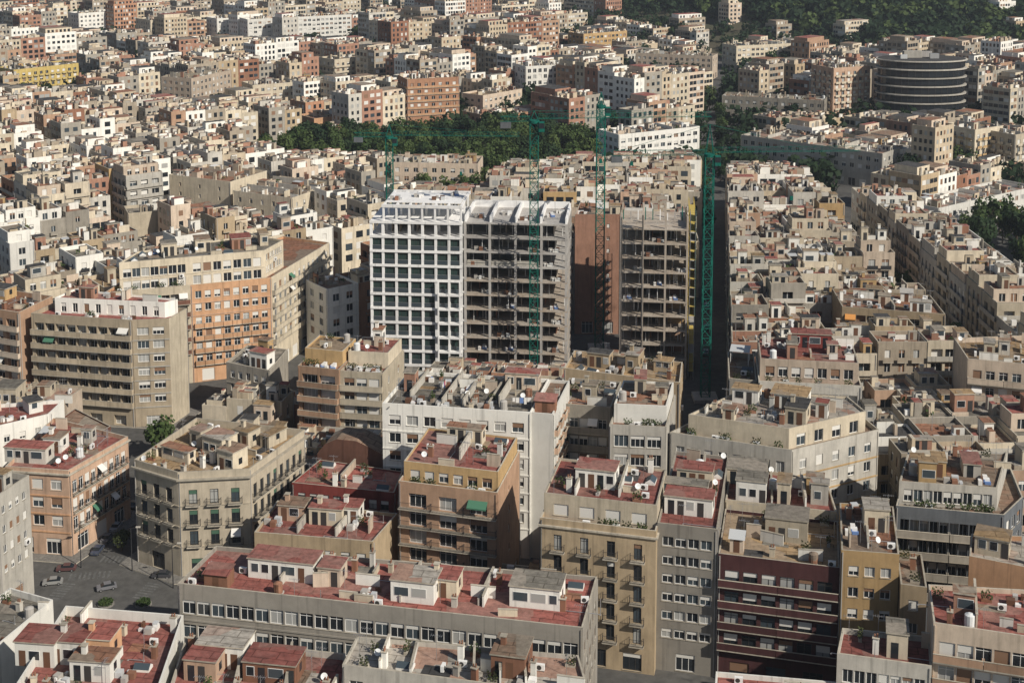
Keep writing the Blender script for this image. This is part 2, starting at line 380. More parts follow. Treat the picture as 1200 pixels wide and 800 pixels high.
def volume(root, off, poly, z0, z1, specs, wm, rm, rng, lod, prefix='', par=.9, cornice=None):
    """a storeyed block: wall shell with openings, parapet, roof deck"""
    mb = MB(); gl = MB(); N = len(poly)
    for i in range(N):
        A, B = poly[i], poly[(i+1) % N]
        mx, my = (A[0]+B[0])/2, (A[1]+B[1])/2; L = math.hypot(B[0]-A[0], B[1]-A[1])
        nx, ny = (B[1]-A[1])/L, -(B[0]-A[0])/L
        seen = (-mx*nx-my*ny)/math.hypot(mx, my) > -.12
        sp = specs.get(i, specs.get('*')) if seen else (specs.get(i) if lod == 0 and i in specs else None)
        facade(mb, gl, root, off, A, B, z0, z1, sp, wm, rng, lod)
    th = .22; ins = inset(poly, th); dz = z1-par
    capm = 'sill' if wm not in ('white', 'newwhite') else 'white'
    for i in range(N):
        j = (i+1) % N
        mb.face([(*poly[i], z1), (*poly[j], z1), (*ins[j], z1), (*ins[i], z1)], capm)
        mb.face([(*ins[i], z1), (*ins[j], z1), (*ins[j], dz-.02), (*ins[i], dz-.02)], wm)
    if cornice:
        outp = inset(poly, -cornice); zc = z1-par-.15
        for i in range(N):
            j = (i+1) % N
            mb.face([(*outp[i], zc), (*outp[j], zc), (*outp[j], zc+.25), (*outp[i], zc+.25)], capm)
            mb.face([(*outp[i], zc+.25), (*outp[j], zc+.25), (*poly[j], zc+.25), (*poly[i], zc+.25)], capm)
            mb.face([(*poly[i], zc), (*poly[j], zc), (*outp[j], zc), (*outp[i], zc)], capm)
    link(prefix+'wall', mb.mesh('wall', off), root)
    rb = MB(); rb.face([(*p, dz) for p in ins], rm)
    link(prefix+'roof', rb.mesh('roof', off), root)
    if gl.f:
        g = link(prefix+'glazing', gl.mesh('glazing', off), root); g['kind'] = 'stuff'
    return ins, dz

# ------------------------------------------------------------------ things on roofs
def hut_mesh(w, d, h, wm, rm, seed):
    r = random.Random(seed); mb = MB()
    mb.box(-w/2, w/2, -d/2, d/2, 0, h, wm, False)
    mb.box(-w/2-.15, w/2+.15, -d/2-.15, d/2+.15, h+.002, h+.18, 'sill', True, rm)
    x = -w/2+.5
    while x < w/2-.9:
        if r.random() < .4:
            mb.box(x, x+.85, -d/2-.03, -d/2-.002, .02, 2.0, r.choice(['frame_wood','glass','blind','frame_dark'])); x += 1.3
        else:
            ww = min(r.choice([.9,1.3,1.8]), w/2-x-.2)
            mb.box(x-.06, x+ww+.06, -d/2-.035, -d/2-.002, .84, 2.06, 'frame_white'); mb.box(x, x+ww, -d/2-.05, -d/2-.036, .9, 2., r.choice(['glass','glass_blue','curtain'])); x += ww+.5
    mb.box(w/2+.002, w/2+.03, -.4, .4, .9, 1.9, 'glass')
    if r.random() < .25: mb.box(-w/4-.3, -w/4+.3, -.3, .3, h+.182, h+1.2, wm, False); mb.box(-w/4-.4, -w/4+.4, -.4, .4, h+1.202, h+1.3, 'sill')
    return mb.mesh('hut')
def chimney_mesh(k):
    mb = MB(); m = ['cream','brick','white','palegrey'][k % 4]; h = 1.2+.4*(k % 3)
    mb.box(-.35, .35, -.3, .3, 0, h, m, False); mb.box(-.43, .43, -.38, .38, h+.002, h+.1, 'sill')
    mb.cyl(-.15, 0, h+.1, h+.45, .1, 'brick', 6); mb.cyl(.15, 0, h+.1, h+.55, .1, 'brick', 6); return mb.mesh('chimney')
def ac_mesh():
    mb = MB(); mb.box(-.5, .5, -.2, .2, .12, .85, 'frame_white'); mb.cyl(0, 0, 0, .1, .05, 'iron', 4)
    k = 10; pts = [(.3*math.cos(2*math.pi*i/k)-.12, -.205, .48+.3*math.sin(2*math.pi*i/k)) for i in range(k)]; mb.face(pts, 'frame_dark')
    mb.box(-.45, -.35, -.18, .18, 0, .12, 'iron'); mb.box(.35, .45, -.18, .18, 0, .12, 'iron'); return mb.mesh('air_conditioner')
def tank_mesh(k):
    mb = MB(); m = ['tank','fibre','roof_terracotta'][k % 3]
    mb.box(-.6, .6, -.6, .6, 0, .25, 'concrete'); mb.cyl(0, 0, .252, 1.5, .6, m, 12); mb.cyl(0, 0, 1.5, 1.7, .6, m, 12, .2); return mb.mesh('water_tank')
def dish_mesh():
    mb = MB(); mb.bar((0,0,0), (0,0,1.1), .03, 'metal'); c = Vector((0,-.1,1.1)); d = Vector((.4,-.75,.5)).normalized(); x = d.cross(Vector((0,0,1))).normalized(); y = d.cross(x); k = 12
    rim = [tuple(c+d*.12+(x*math.cos(2*math.pi*i/k)+y*math.sin(2*math.pi*i/k))*.42) for i in range(k)]
    for i in range(k): mb.face([tuple(c), rim[i], rim[(i+1) % k]], 'tank')
    mb.bar(tuple(c), tuple(c+d*.45), .015, 'metal'); return mb.mesh('satellite_dish')
def antenna_mesh(k):
    mb = MB(); h = 2.6+.7*k; mb.bar((0,0,0), (0,0,h), .03, 'metal')
    mb.bar((-.7,0,h-.2), (.7,0,h-.2), .02, 'metal')
    for i in range(6): x = -.65+i*.26; mb.bar((x,-.35,h-.2), (x,.35,h-.2), .013, 'metal')
    if k: mb.bar((0,-.5,h-.8), (0,.5,h-.8), .02, 'metal')
    return mb.mesh('antenna')
def pergola_mesh(k):
    mb = MB(); w, d, h = 3.2, 2.6, 2.3; m = ['frame_white','frame_wood','iron'][k % 3]
    for x in (-w/2, w/2):
        for y in (-d/2, d/2): mb.box(x-.05, x+.05, y-.05, y+.05, 0, h, m, False)
    for y in (-d/2, d/2): mb.box(-w/2-.2, w/2+.2, y-.06, y+.06, h+.002, h+.14, m)
    if k == 1:
        for i in range(8): x = -w/2+w*i/7; mb.box(x-.04, x+.04, -d/2-.2, d/2+.2, h+.142, h+.22, m)
    else: mb.face([(-w/2-.2,-d/2-.3,h+.16), (w/2+.2,-d/2-.3,h+.16), (w/2+.2,d/2+.2,h+.5), (-w/2-.2,d/2+.2,h+.5)], ['sheet','leaf','awning_white'][k % 3])
    return mb.mesh('pergola')
def shed_mesh(k):
    mb = MB(); w, d = [(2.4,1.8),(3.2,2.2),(1.8,1.6)][k]; m = ['white','brick','pink'][k]
    mb.box(-w/2, w/2, -d/2, d/2, 0, 1.9, m, False); mb.box(-.4, .4, -d/2-.03, -d/2-.002, 0, 1.75, 'frame_wood')
    mb.face([(-w/2-.2,-d/2-.25,1.92), (w/2+.2,-d/2-.25,1.92), (w/2+.2,d/2+.2,2.4), (-w/2-.2,d/2+.2,2.4)], ['fibre','roof_red','sheet'][k])
    mb.face([(-w/2,d/2,1.9),(w/2,d/2,1.9),(w/2,d/2,2.35),(-w/2,d/2,2.35)], m)
    for s in (-1, 1): mb.face([(s*w/2,-d/2,1.9),(s*w/2,d/2,1.9),(s*w/2,d/2,2.35)], m)
    return mb.mesh('shed')
def planter_mesh(k):
    mb = MB(); mb.box(-.6, .6, -.22, .22, 0, .4, ['brick','sill','roof_terracotta','concrete'][k]); return mb.mesh('planter')
def pot_leaves(k):
    mb = MB(); r = random.Random(k)
    for i in range(60):
        c = Vector((r.uniform(-.65,.65), r.uniform(-.3,.3), .45+r.random()**1.3*1.0)); a = Vector((r.gauss(0,1),r.gauss(0,1),r.gauss(0,1))).normalized()*.14; b = a.cross(Vector((r.gauss(0,1),r.gauss(0,1),r.gauss(0,1)))).normalized()*.12
        mb.face([tuple(c+a), tuple(c+b), tuple(c-a), tuple(c-b)], ['leaf','leaf_olive'][k % 2])
    return mb.mesh('foliage')
def put(nm, k, root, loc, rz):
    o = link(nm, cached((nm, k), lambda: ITEMS[nm][1](k)), root, loc, rz)
    if nm == 'planter': tag(link('foliage', cached(('leaves', k), lambda: pot_leaves(k)), o), kind='stuff')
    elif nm in ('stored_goods', 'laundry_line'): o['kind'] = 'stuff'
    return o
def laundry_mesh(k):
    mb = MB(); r = random.Random(k)
    for x in (-1.6, 1.6): mb.bar((x,0,0), (x,0,1.9), .03, 'metal')
    for y in (-.15, .15): mb.bar((-1.6,y,1.85), (1.6,y,1.85), .012, 'metal')
    x = -1.4
    while x < 1.2:
        w = r.uniform(.35, .9); mb.box(x, x+w, -.16, -.14, .75+r.random()*.5, 1.84, r.choice(['awning_white','cloth_blue','cloth_red','awning_white','sheet'])); x += w+.1
    return mb.mesh('laundry_line')
def skylight_mesh():
    mb = MB(); mb.box(-1, 1, -.7, .7, 0, .3, 'white', False)
    for s in (-1, 1): mb.face([(-1,s*.7,.302),(1,s*.7,.302),(1,0,.8),(-1,0,.8)], 'glass_blue')
    for x in (-1, 1): mb.face([(x,-.7,.302),(x,.7,.302),(x,0,.8)], 'frame_white')
    return mb.mesh('skylight')
def junk_mesh(k):
    mb = MB(); r = random.Random(k+50)
    for i in range(7):
        x, y, w, d, h = r.uniform(-1,1), r.uniform(-1,1), r.uniform(.15,.5), r.uniform(.15,.5), r.uniform(.15,.8)
        mb.box(x-w, x+w, y-d, y+d, i*.003, h+i*.003, r.choice(['concrete','brick','frame_white','fibre','roof_terracotta','frame_wood','sheet','cloth_blue','awning_white']))
    return mb.mesh('stored_goods')
def divider_mesh(L, h, m):
    mb = MB(); mb.box(0, L, -.11, .11, 0, h, m, False); mb.box(-.04, L+.04, -.15, .15, h+.002, h+.06, 'sill'); return mb.mesh('dividing_wall')
ITEMS = {
 'chimney': (4, chimney_mesh, .7), 'air_conditioner': (1, lambda k: ac_mesh(), .7), 'water_tank': (3, tank_mesh, .9), 'satellite_dish': (1, lambda k: dish_mesh(), .6),
 'antenna': (2, antenna_mesh, .5), 'pergola': (3, pergola_mesh, 2.1), 'shed': (3, shed_mesh, 1.8), 'planter': (4, planter_mesh, .8), 'laundry_line': (3, laundry_mesh, 1.7),
 'skylight': (1, lambda k: skylight_mesh(), 1.2), 'stored_goods': (5, junk_mesh, 1.2)}
WEIGHT = ['chimney']*4+['air_conditioner']*5+['water_tank']*2+['satellite_dish']*1+['antenna']*5+['pergola']*2+['shed']*3+['planter']*4+['laundry_line']*2+['skylight']*2+['stored_goods']*5
def put_hut(root, off, x, y, z, rz, w, d, h, wm, rm, seed):
    key = ('hut', round(w, 1), round(d, 1), round(h, 1), wm, rm, seed % 9)
    return link('rooftop_hut', cached(key, lambda: hut_mesh(w, d, h, wm, rm, seed % 9)), root, (x-off[0], y-off[1], z-off[2]), rz)
def box_mesh(w, d, h, m):
    mb = MB(); mb.box(-w/2, w/2, -d/2, d/2, 0, h, m, False); return mb.mesh('roof_patch')
def pipe_mesh(k):
    mb = MB(); L = 2.+k*1.5; mb.bar((-L/2, 0, .12), (L/2, 0, .12), .05, 'metal', 6); mb.bar((L/2, 0, .12), (L/2, 0, 1.2+.5*k), .05, 'metal', 6)
    for x in (-L/2, L/2): mb.box(x-.1, x+.1, -.1, .1, 0, .07, 'concrete')
    return mb.mesh('vent_pipe')
ITEMS['dividing_wall'] = (4, lambda k: divider_mesh([1.5, 2.4, 3.2, 2.][k], [1.1, .9, 1.5, 1.9][k], ['white','cream','white','pink'][k]), 1.); WEIGHT += ['dividing_wall']*8
ITEMS['vent_pipe'] = (3, pipe_mesh, .9); WEIGHT += ['vent_pipe']*3
def roof_things(root, off, ins, z, rz, rng, lod, dens=1., huts=2, hutm=None, divs=None, keep=()):
    """huts, dividing walls and clutter spread over a roof deck"""
    placed = list(keep)
    xs = [p[0] for p in ins]; ys = [p[1] for p in ins]
    c, s = math.cos(rz), math.sin(rz)
    def ok(x, y, r):
        if any(math.hypot(x-a, y-b) < r+q for a, b, q in placed): return False
        return all(inside(ins, x+r*.75*ca, y+r*.75*sa) for ca, sa in ((c+s, s-c), (c-s, s+c), (-c+s, -s-c), (-c-s, -s+c)))
    A = abs(area(ins)); dm = rng.choice(['white','white','cream','palegrey','pink'])
    if divs is None: divs = max(0, int(math.hypot(ins[1][0]-ins[0][0], ins[1][1]-ins[0][1])/rng.uniform(7, 11))-(1 if lod == 0 else 0))
    stuff = MB() if lod > 0 else None
    if divs and len(ins) == 4:
        for i in range(divs):
            t = (i+1)/(divs+1)+rng.uniform(-.08, .08)
            a = (lerp(ins[0][0], ins[1][0], t), lerp(ins[0][1], ins[1][1], t)); b = (lerp(ins[3][0], ins[2][0], t), lerp(ins[3][1], ins[2][1], t))
            q = rng.uniform(.02, .3); a = (lerp(a[0], b[0], q), lerp(a[1], b[1], q))
            L = math.hypot(b[0]-a[0], b[1]-a[1])*.985; ang = math.atan2(b[1]-a[1], b[0]-a[0]); h = rng.choice([.9, 1.3, 1.8])
            if L > 1:
                if lod == 0: link('dividing_wall', divider_mesh(L, h, dm), root, (a[0]-off[0], a[1]-off[1], z-off[2]), ang)
                else:
                    u = (math.cos(ang), math.sin(ang)); stuff.obox(a, u, (u[1], -u[0]), 0, L, -.12, .12, z, z+h, dm, False, 'sill')
    for i in range(huts):
        for tr in range(12):
            w = rng.choice([1.8, 2.4, 3.2, 4.2, 5.6] if lod == 0 else [1.6, 2., 2.6, 3.4]); d = rng.choice([1.8, 2.6, 3.4, 4.4] if lod == 0 else [1.6, 2.2, 2.8]); r = max(w, d)*.56
            x, y = rng.uniform(min(xs), max(xs)), rng.uniform(min(ys), max(ys))
            if ok(x, y, r):
                wm = hutm or rng.choice(['white','white','cream','cream','pink','ochre','palegrey','rosebrick','beige','stone']); rm = rng.choice(['roof_red','roof_terracotta','roof_grey','roof_pale','roof_dusty','roof_dark','roof_ochre'])
                put_hut(root, off, x, y, z, rz, w, d, rng.choice([1.9, 2.3, 2.6, 3.1]), wm, rm, rng.randrange(9)); placed.append((x, y, r)); break
    for i in range(int(A/34) if lod < 2 else 0):
        w, d = rng.choice([(2.5, 1.8), (3.5, 2.5), (1.6, 3.2), (4.5, 1.5)]); x, y = rng.uniform(min(xs), max(xs)), rng.uniform(min(ys), max(ys)); m = rng.choice(['roof_grey','roof_pale','roof_terracotta','roof_ochre','roof_dark','roof_dusty'])
        if all(inside(ins, x+ca*c*w*.55-sa*s*d*.55, y+ca*s*w*.55+sa*c*d*.55) for ca in (-1, 1) for sa in (-1, 1)):
            h = .02+.004*i
            if lod == 0: link('roof_patch', cached(('rp', w, d, m, i), lambda: box_mesh(w, d, h, m)), root, (x-off[0], y-off[1], z-off[2]), rz)
            else: stuff.obox((x, y), (c, s), (s, -c), -w/2, w/2, -d/2, d/2, z, z+h, m)
    if lod > 0:
        for i in range(int(A/(6 if lod == 1 else 12))):
            w, d, h = rng.uniform(.4, 1.6)**2, rng.uniform(.4, 1.5)**2, rng.choice([.3, .5, .8, 1., 1.3, 1.8, 2.4]); x, y = rng.uniform(min(xs), max(xs)), rng.uniform(min(ys), max(ys))
            if all(inside(ins, x+ca*c*w*.5-sa*s*d*.5, y+ca*s*w*.5+sa*c*d*.5) for ca in (-1, 1) for sa in (-1, 1)):
                stuff.obox((x, y), (c, s), (s, -c), -w/2, w/2, -d/2, d/2, z, z+h+.003*i, rng.choice(['white','white','cream','sand','pink','palegrey','beige','rosebrick','taupe','grey']), False, rng.choice(['roof_dusty','roof_grey','roof_pale','roof_terracotta','roof_red','roof_dark','sill']))
                if h > 1.4 and w > 1.4:
                    stuff.obox((x, y), (c, s), (s, -c), -w*.3, w*.05, d/2+.002, d/2+.03, z+.1, z+h*.85, rng.choice(['glass','frame_wood','frame_dark']))
    n = int(A/11*dens)
    for i in range(int(n*(11. if lod == 0 else 1.2))):
        nm = rng.choice(WEIGHT); kn, fn, r = ITEMS[nm]; x, y = rng.uniform(min(xs), max(xs)), rng.uniform(min(ys), max(ys))
        if not ok(x, y, r): continue
        placed.append((x, y, r)); k = rng.randrange(kn); a = rz+rng.choice([0, 0, 0, math.pi/2, rng.uniform(-.3, .3)])
        if lod == 0: put(nm, k, root, (x-off[0], y-off[1], z-off[2]), a)
        else:
            u = (math.cos(a), math.sin(a)); nn = (u[1], -u[0]); o = (x, y)
            if nm == 'antenna': stuff.obox(o, u, nn, -.04, .04, -.04, .04, z, z+3, 'metal')
            elif nm == 'satellite_dish': stuff.obox(o, u, nn, -.35, .35, -.1, .1, z+.5, z+1.2, 'tank')
            elif nm == 'dividing_wall': stuff.obox(o, u, nn, -1.4, 1.4, -.1, .1, z, z+rng.uniform(.8, 2.), rng.choice(['white','white','cream','pink']), False, 'sill')
            elif nm == 'chimney': stuff.obox(o, u, nn, -.4, .4, -.35, .35, z, z+1.6, rng.choice(['cream','brick','white']), False, 'sill')
            elif nm == 'water_tank': stuff.cyl(x, y, z, z+1.5, .6, 'tank', 7)
            elif nm in ('pergola', 'shed'): stuff.obox(o, u, nn, -1.5, 1.5, -1.1, 1.1, z, z+rng.uniform(1.8, 2.4), rng.choice(['white','brick','pink','cream']), False, rng.choice(['fibre','roof_red','sheet','roof_terracotta','awning_white']))
            elif nm == 'planter':
                for q in range(10):
                    cc = Vector((x+rng.uniform(-.7,.7), y+rng.uniform(-.4,.4), z+rng.uniform(.2,1.3))); e = Vector((rng.gauss(0,1),rng.gauss(0,1),rng.gauss(0,1))).normalized()*.3; f = e.cross(Vector((rng.gauss(0,1),rng.gauss(0,1),rng.gauss(0,1)))).normalized()*.28
                    stuff.face([tuple(cc+e), tuple(cc+f), tuple(cc-e), tuple(cc-f)], 'leaf')
            else:
                h = rng.uniform(.4, 1.1); stuff.obox(o, u, nn, -.5, .5, -.3, .3, z, z+h, rng.choice(['concrete','frame_white','brick','fibre','sheet','glass_blue','awning_white']))
    if stuff and stuff.f:
        g = link('roof_clutter', stuff.mesh('roof_clutter', off), root); g['kind'] = 'stuff'
    return placed

# ------------------------------------------------------------------ occupancy map of the ground (1 m cells)
OX, OY, OW, OH = -700, 100, 1400, 1300
OCC = np.zeros((OH, OW), bool); BPOLY = []
def raster(poly, grow=0.):
    p = inset(poly, -grow) if grow else poly
    x0 = max(0, int(min(a[0] for a in p)-OX)); x1 = min(OW, int(max(a[0] for a in p)-OX)+2); y0 = max(0, int(min(a[1] for a in p)-OY)); y1 = min(OH, int(max(a[1] for a in p)-OY)+2)
    if x1 <= x0 or y1 <= y0: return None
    X, Y = np.meshgrid(np.arange(x0, x1)+OX+.5, np.arange(y0, y1)+OY+.5); M = np.zeros(X.shape, bool); j = len(p)-1
    for i in range(len(p)):
        if p[i][1] != p[j][1]:
            M ^= ((p[i][1] > Y) != (p[j][1] > Y)) & (X < (p[j][0]-p[i][0])*(Y-p[i][1])/(p[j][1]-p[i][1])+p[i][0])
        j = i
    return (slice(y0, y1), slice(x0, x1)), M
def occupy(poly, grow=0.):
    r = raster(poly, grow)
    if r: OCC[r[0]] |= r[1]
def taken(poly):
    r = raster(poly)
    if r is None or not r[1].any(): return 1.
    return float((OCC[r[0]] & r[1]).sum())/r[1].sum()

# ------------------------------------------------------------------ building from photo-measured roof corners
NB = [0]
def building(name, label, poly, z, wm, rm, specs, lod=0, cat='building', group=None, par=.9, cornice=None, attic=None, huts=(), nh=0, dens=1., divs=None, seed=None, hutm=None):
    NB[0] += 1; rng = random.Random(seed if seed is not None else NB[0]*7+1)
    if area(poly) < 0: poly = poly[::-1]
    cx = sum(p[0] for p in poly)/len(poly); cy = sum(p[1] for p in poly)/len(poly); off = (cx, cy, 0)
    root = tag(link(name, None, None, off), label, cat, group); occupy(poly); BPOLY.append(poly)
    ins, dz = volume(root, off, poly, 0, z, specs, wm, rm, rng, lod, '', par, cornice)
    rz = math.atan2(poly[1][1]-poly[0][1], poly[1][0]-poly[0][0]); keep = []
    if attic:
        ap, az, aspec, awm, arm = attic
        if area(ap) < 0: ap = ap[::-1]
        ai, adz = volume(root, off, ap, dz, az, aspec, awm, arm, rng, lod, 'attic_', .35)
        for hx, hy, w, d, h, m1, m2 in huts:
            put_hut(root, off, hx, hy, adz, rz, w, d, h, m1, m2, rng.randrange(9)); keep.append((hx, hy, max(w, d)*.47))
        roof_things(root, off, ai, adz, rz, rng, lod, dens, nh, hutm, divs, keep)
        ns = len(ins)
        if dens > .2:                              # a few things on the terrace in front of the attic
            for i in range(int(8*dens)):
                t = rng.uniform(.06, .94); a = (lerp(poly[0][0], poly[1][0], t), lerp(poly[0][1], poly[1][1], t)); m = ((ap[0][0]+ap[1][0])/2-cx, (ap[0][1]+ap[1][1])/2-cy)
                b = (lerp(ap[0][0], ap[1][0], t), lerp(ap[0][1], ap[1][1], t)); p = (lerp(a[0], b[0], .5), lerp(a[1], b[1], .5))
                if math.hypot(a[0]-b[0], a[1]-b[1]) > 1.5 and lod == 0:
                    nm = rng.choice(['planter','planter','air_conditioner','stored_goods' if math.hypot(a[0]-b[0], a[1]-b[1]) > 3 else 'planter']); kn, fn, r = ITEMS[nm]; k = rng.randrange(kn)
                    put(nm, k, root, (p[0]-cx, p[1]-cy, dz), rz)
    else:
        for hx, hy, w, d, h, m1, m2 in huts:
            put_hut(root, off, hx, hy, dz, rz, w, d, h, m1, m2, rng.randrange(9)); keep.append((hx, hy, max(w, d)*.47))
        roof_things(root, off, ins, dz, rz, rng, lod, dens, nh, hutm, divs, keep)
    return root
def PX(pts, z): return [P(x, y, z) for x, y in pts]
def front(pts, z, depth, ang=12.5):
    """front edge seen in the photo, pushed back along the street direction"""
    p = PX(pts, z); a = math.radians(ang); d = (math.sin(a)*depth, math.cos(a)*depth)
    return p + [(p[-1][0]+d[0], p[-1][1]+d[1]), (p[0][0]+d[0], p[0][1]+d[1])]
def shrink(poly, front_=2., back=.5, side=.3):
    """attic outline: the same quadrilateral set back from its front edge"""
    a, b, c, d = poly[0], poly[1], poly[-2], poly[-1]
    def mv(p, q, m):
        L = math.hypot(q[0]-p[0], q[1]-p[1]); return (p[0]+(q[0]-p[0])*m/L, p[1]+(q[1]-p[1])*m/L)
    a2 = mv(a, d, front_); b2 = mv(b, c, front_); c2 = mv(c, b, back); d2 = mv(d, a, back)
    return [mv(a2, b2, side), mv(b2, a2, side), mv(c2, d2, side), mv(d2, c2, side)]
def hp(x, y, z, *r):
    a, b = P(x, y, z); return (a, b, *r)
# ------------------------------------------------------------------ foreground buildings
W_ = lambda **k: k
# grey-beige slab with small windows, cut by the frame's edge
z = zt(556, 203)
building('apartment_building', 'pale grey rendered slab with few small windows beside the street crossing, cut by the frame', PX([(-95,562),(-4,581),(34,556),(-40,545)], z), z, 'palegrey', 'roof_dark',
  {1: W_(n=4, w=.8, h=1.2, fh=3., blinds=(0,.5,1), rec=.15), 0: W_(w=1.)}, nh=1)
z = 10.
building('low_building', 'low grey-roofed building with long white side wall at the crossing corner', PX([(-60,742),(-5,757),(62,702),(12,688)], z), z, 'white', 'roof_grey', {0: W_(), 2: None}, nh=0, dens=.6)
z = 13.
building('terrace_house', 'house with bright red terrace roof, white and orange huts and pale railing behind', PX([(18,802),(183,814),(215,720),(77,709)], z), z, 'white', 'roof_red', {'*': W_()}, nh=0, dens=.35, divs=0, par=1.3,
  huts=[hp(50,770,z-1.3,5.,4.,3.,'white','roof_red'), hp(86,768,z-1.3,4.2,4.,2.9,'white','roof_red'), hp(118,765,z-1.3,4.,3.6,2.8,'orange','roof_red'), hp(112,790,z-1.3,5.,3.,2.5,'white','roof_terracotta')])
z = 12.2
building('terrace_house', 'house with red terrace, white-walled huts and grey sheet covers below the banded grey building', PX([(190,830),(398,852),(405,765),(218,745)], z), z, 'palegrey', 'roof_red', {'*': W_()}, dens=.8, divs=2, par=.8,
  huts=[hp(265,772,z-.8,6.,4.,2.8,'white','roof_pale'), hp(322,790,z-.8,6.5,4.,2.5,'brick','roof_red'), hp(240,790,z-.8,4.,3.,2.6,'salmon','roof_red')])
z = zt(745, 166)
building('apartment_building', 'building with dusty beige patched roof and white windows in front of the banded grey one', PX([(401,778),(692,816),(678,767),(418,745)], z), z, 'palegrey', 'roof_pale', {0: W_(n=13, w=1.7, h=1.5, sill=.8, blinds=(0,.3,.5)), 1: W_()}, dens=1.1, divs=5, par=.5,
  huts=[hp(600,782,z-.5,4.,4.5,2.7,'brick','roof_dusty')])
# long building with two window bands and red roof
z = zt(683, 176)
p = PX([(208,683),(683,735),(700,675),(253,639)], z)
band = W_(n=26, w=2.05, h=1.9, sill=.7, fh=3.3, mg=.5, blinds=(0,0,0,0,.15,.3), bm='blind', top=1.45, ledge=True, lm='bandgrey', gh=4.)
b = building('office_building', 'long banded grey building with continuous window rows and red roof terrace', p, z, 'bandgrey', 'roof_red', {0: band, 1: W_(n=5, w=1.3, h=1.6, fh=3.35, top=1.7, frame='frame_wood')}, dens=.45, divs=3, par=.55,
  huts=[hp(335,672,z-.55,9.,3.6,2.6,'white','roof_red'), hp(488,697,z-.55,5.6,4.,2.8,'white','roof_pale'), hp(521,692,z-.55,4.,3.4,2.4,'cream','roof_red'), hp(630,703,z-.55,6.4,4.2,2.7,'white','roof_grey'), hp(390,680,z-.55,3.,3.,2.4,'pink','roof_red')])
z = zt(623, 197)
building('terrace_house', 'low house with flat red roof and pale side wall behind the banded grey building', PX([(298,623),(437,634),(466,601),(325,586)], z), z, 'khaki', 'roof_red', {0: W_(n=7, w=1.4, h=1.9, sill=.3, frame='frame_wood')}, dens=.7, divs=2, par=.5,
  huts=[hp(385,610,z-.5,5.,3.,2.5,'cream','roof_red'), hp(345,605,z-.5,4.,3.,2.3,'salmon','roof_dusty'), hp(412,608,z-.5,3.,3.,2.4,'white','roof_red')])
# dark red house + brown gable
z = zt(568, 211)
p = PX([(342,565),(462,577),(472,552),(375,538)], z)
building('dark_red_house', 'dark red painted house with flat red roof under the big brown gable', p, z, 'darkred', 'roof_red', {0: W_(n=8, w=1.3, h=1.5, frame='frame_dark', top=.9)}, dens=.5, par=.25, nh=0)
z1 = z-2.9
building('terrace_house', 'narrow terrace with pale railing and red floor in front of the dark red house', front([(330,596),(465,607)], z1-1.6, 6.), z1-1.6, 'palegrey', 'roof_red', {0: W_()}, dens=1., par=1., divs=0)
zg = zt(540, 218)
a, b2 = P(372, 541, zg-2), P(449, 549, zg-2)
def gable_house():
    root = tag(link('gabled_house', None, None, ((a[0]+b2[0])/2, (a[1]+b2[1])/2, 0)), 'windowless brown curved gable wall rising behind the dark red house', 'building'); off = root.location[:]
    mb = MB(); th = 5.; prof = [(0,0),(0,.35),(.12,.75),(.3,1.),(.6,1.),(.8,.8),(1,.55),(1,0)]; zb = zg-2
    def q(t, h, d): return (lerp(a[0], b2[0], t)+d*.2, lerp(a[1], b2[1], t)+d, h)
    fr = [q(t, 0 if h == 0 else zb+h*4.2, 0) for t, h in prof]; bk = [q(t, 0 if h == 0 else zb+h*4.2, th) for t, h in prof]
    mb.face(fr[::-1], 'brown'); mb.face(bk, 'brown'); k = len(prof)
    link('wall', mb.mesh('wall', off), root); rb = MB()
    for i in range(k-1): rb.face([fr[i], fr[i+1], bk[i+1], bk[i]], 'brown' if i in (0, k-2) else 'roof_dusty')
    link('roof', rb.mesh('roof', off), root); occupy([a, b2, (b2[0]+1, b2[1]+th), (a[0]+1, a[1]+th)])
gable_house()
# tan brick block with attic
z = zt(566, 198)
p = front([(467,563),(583,577)], z, 15.); ap = shrink(p, 1.8, .4, .3)
building('apartment_building', 'tan brick block with ochre attic, projecting balconies and cluttered red roof', p, z, 'tanbrick', 'roof_terracotta', {0: W_(n=3, w=2.7, h=2., fh=2.75, balc='band', bd=.75, rail='iron', seg=5., rec=.45, frame='frame_white', ledge=True, blinds=(0,0,.25,.5)), 1: W_(n=1, w=.8, h=1.)}, par=.95,
  attic=(ap, z+2.3, {0: W_(n=6, w=1.5, h=1.5, sill=.5, fh=2.6, top=.6, blinds=(0,.4,1))}, 'ochre', 'roof_red'), dens=1., nh=1, divs=1)
z = zt(553, 208)
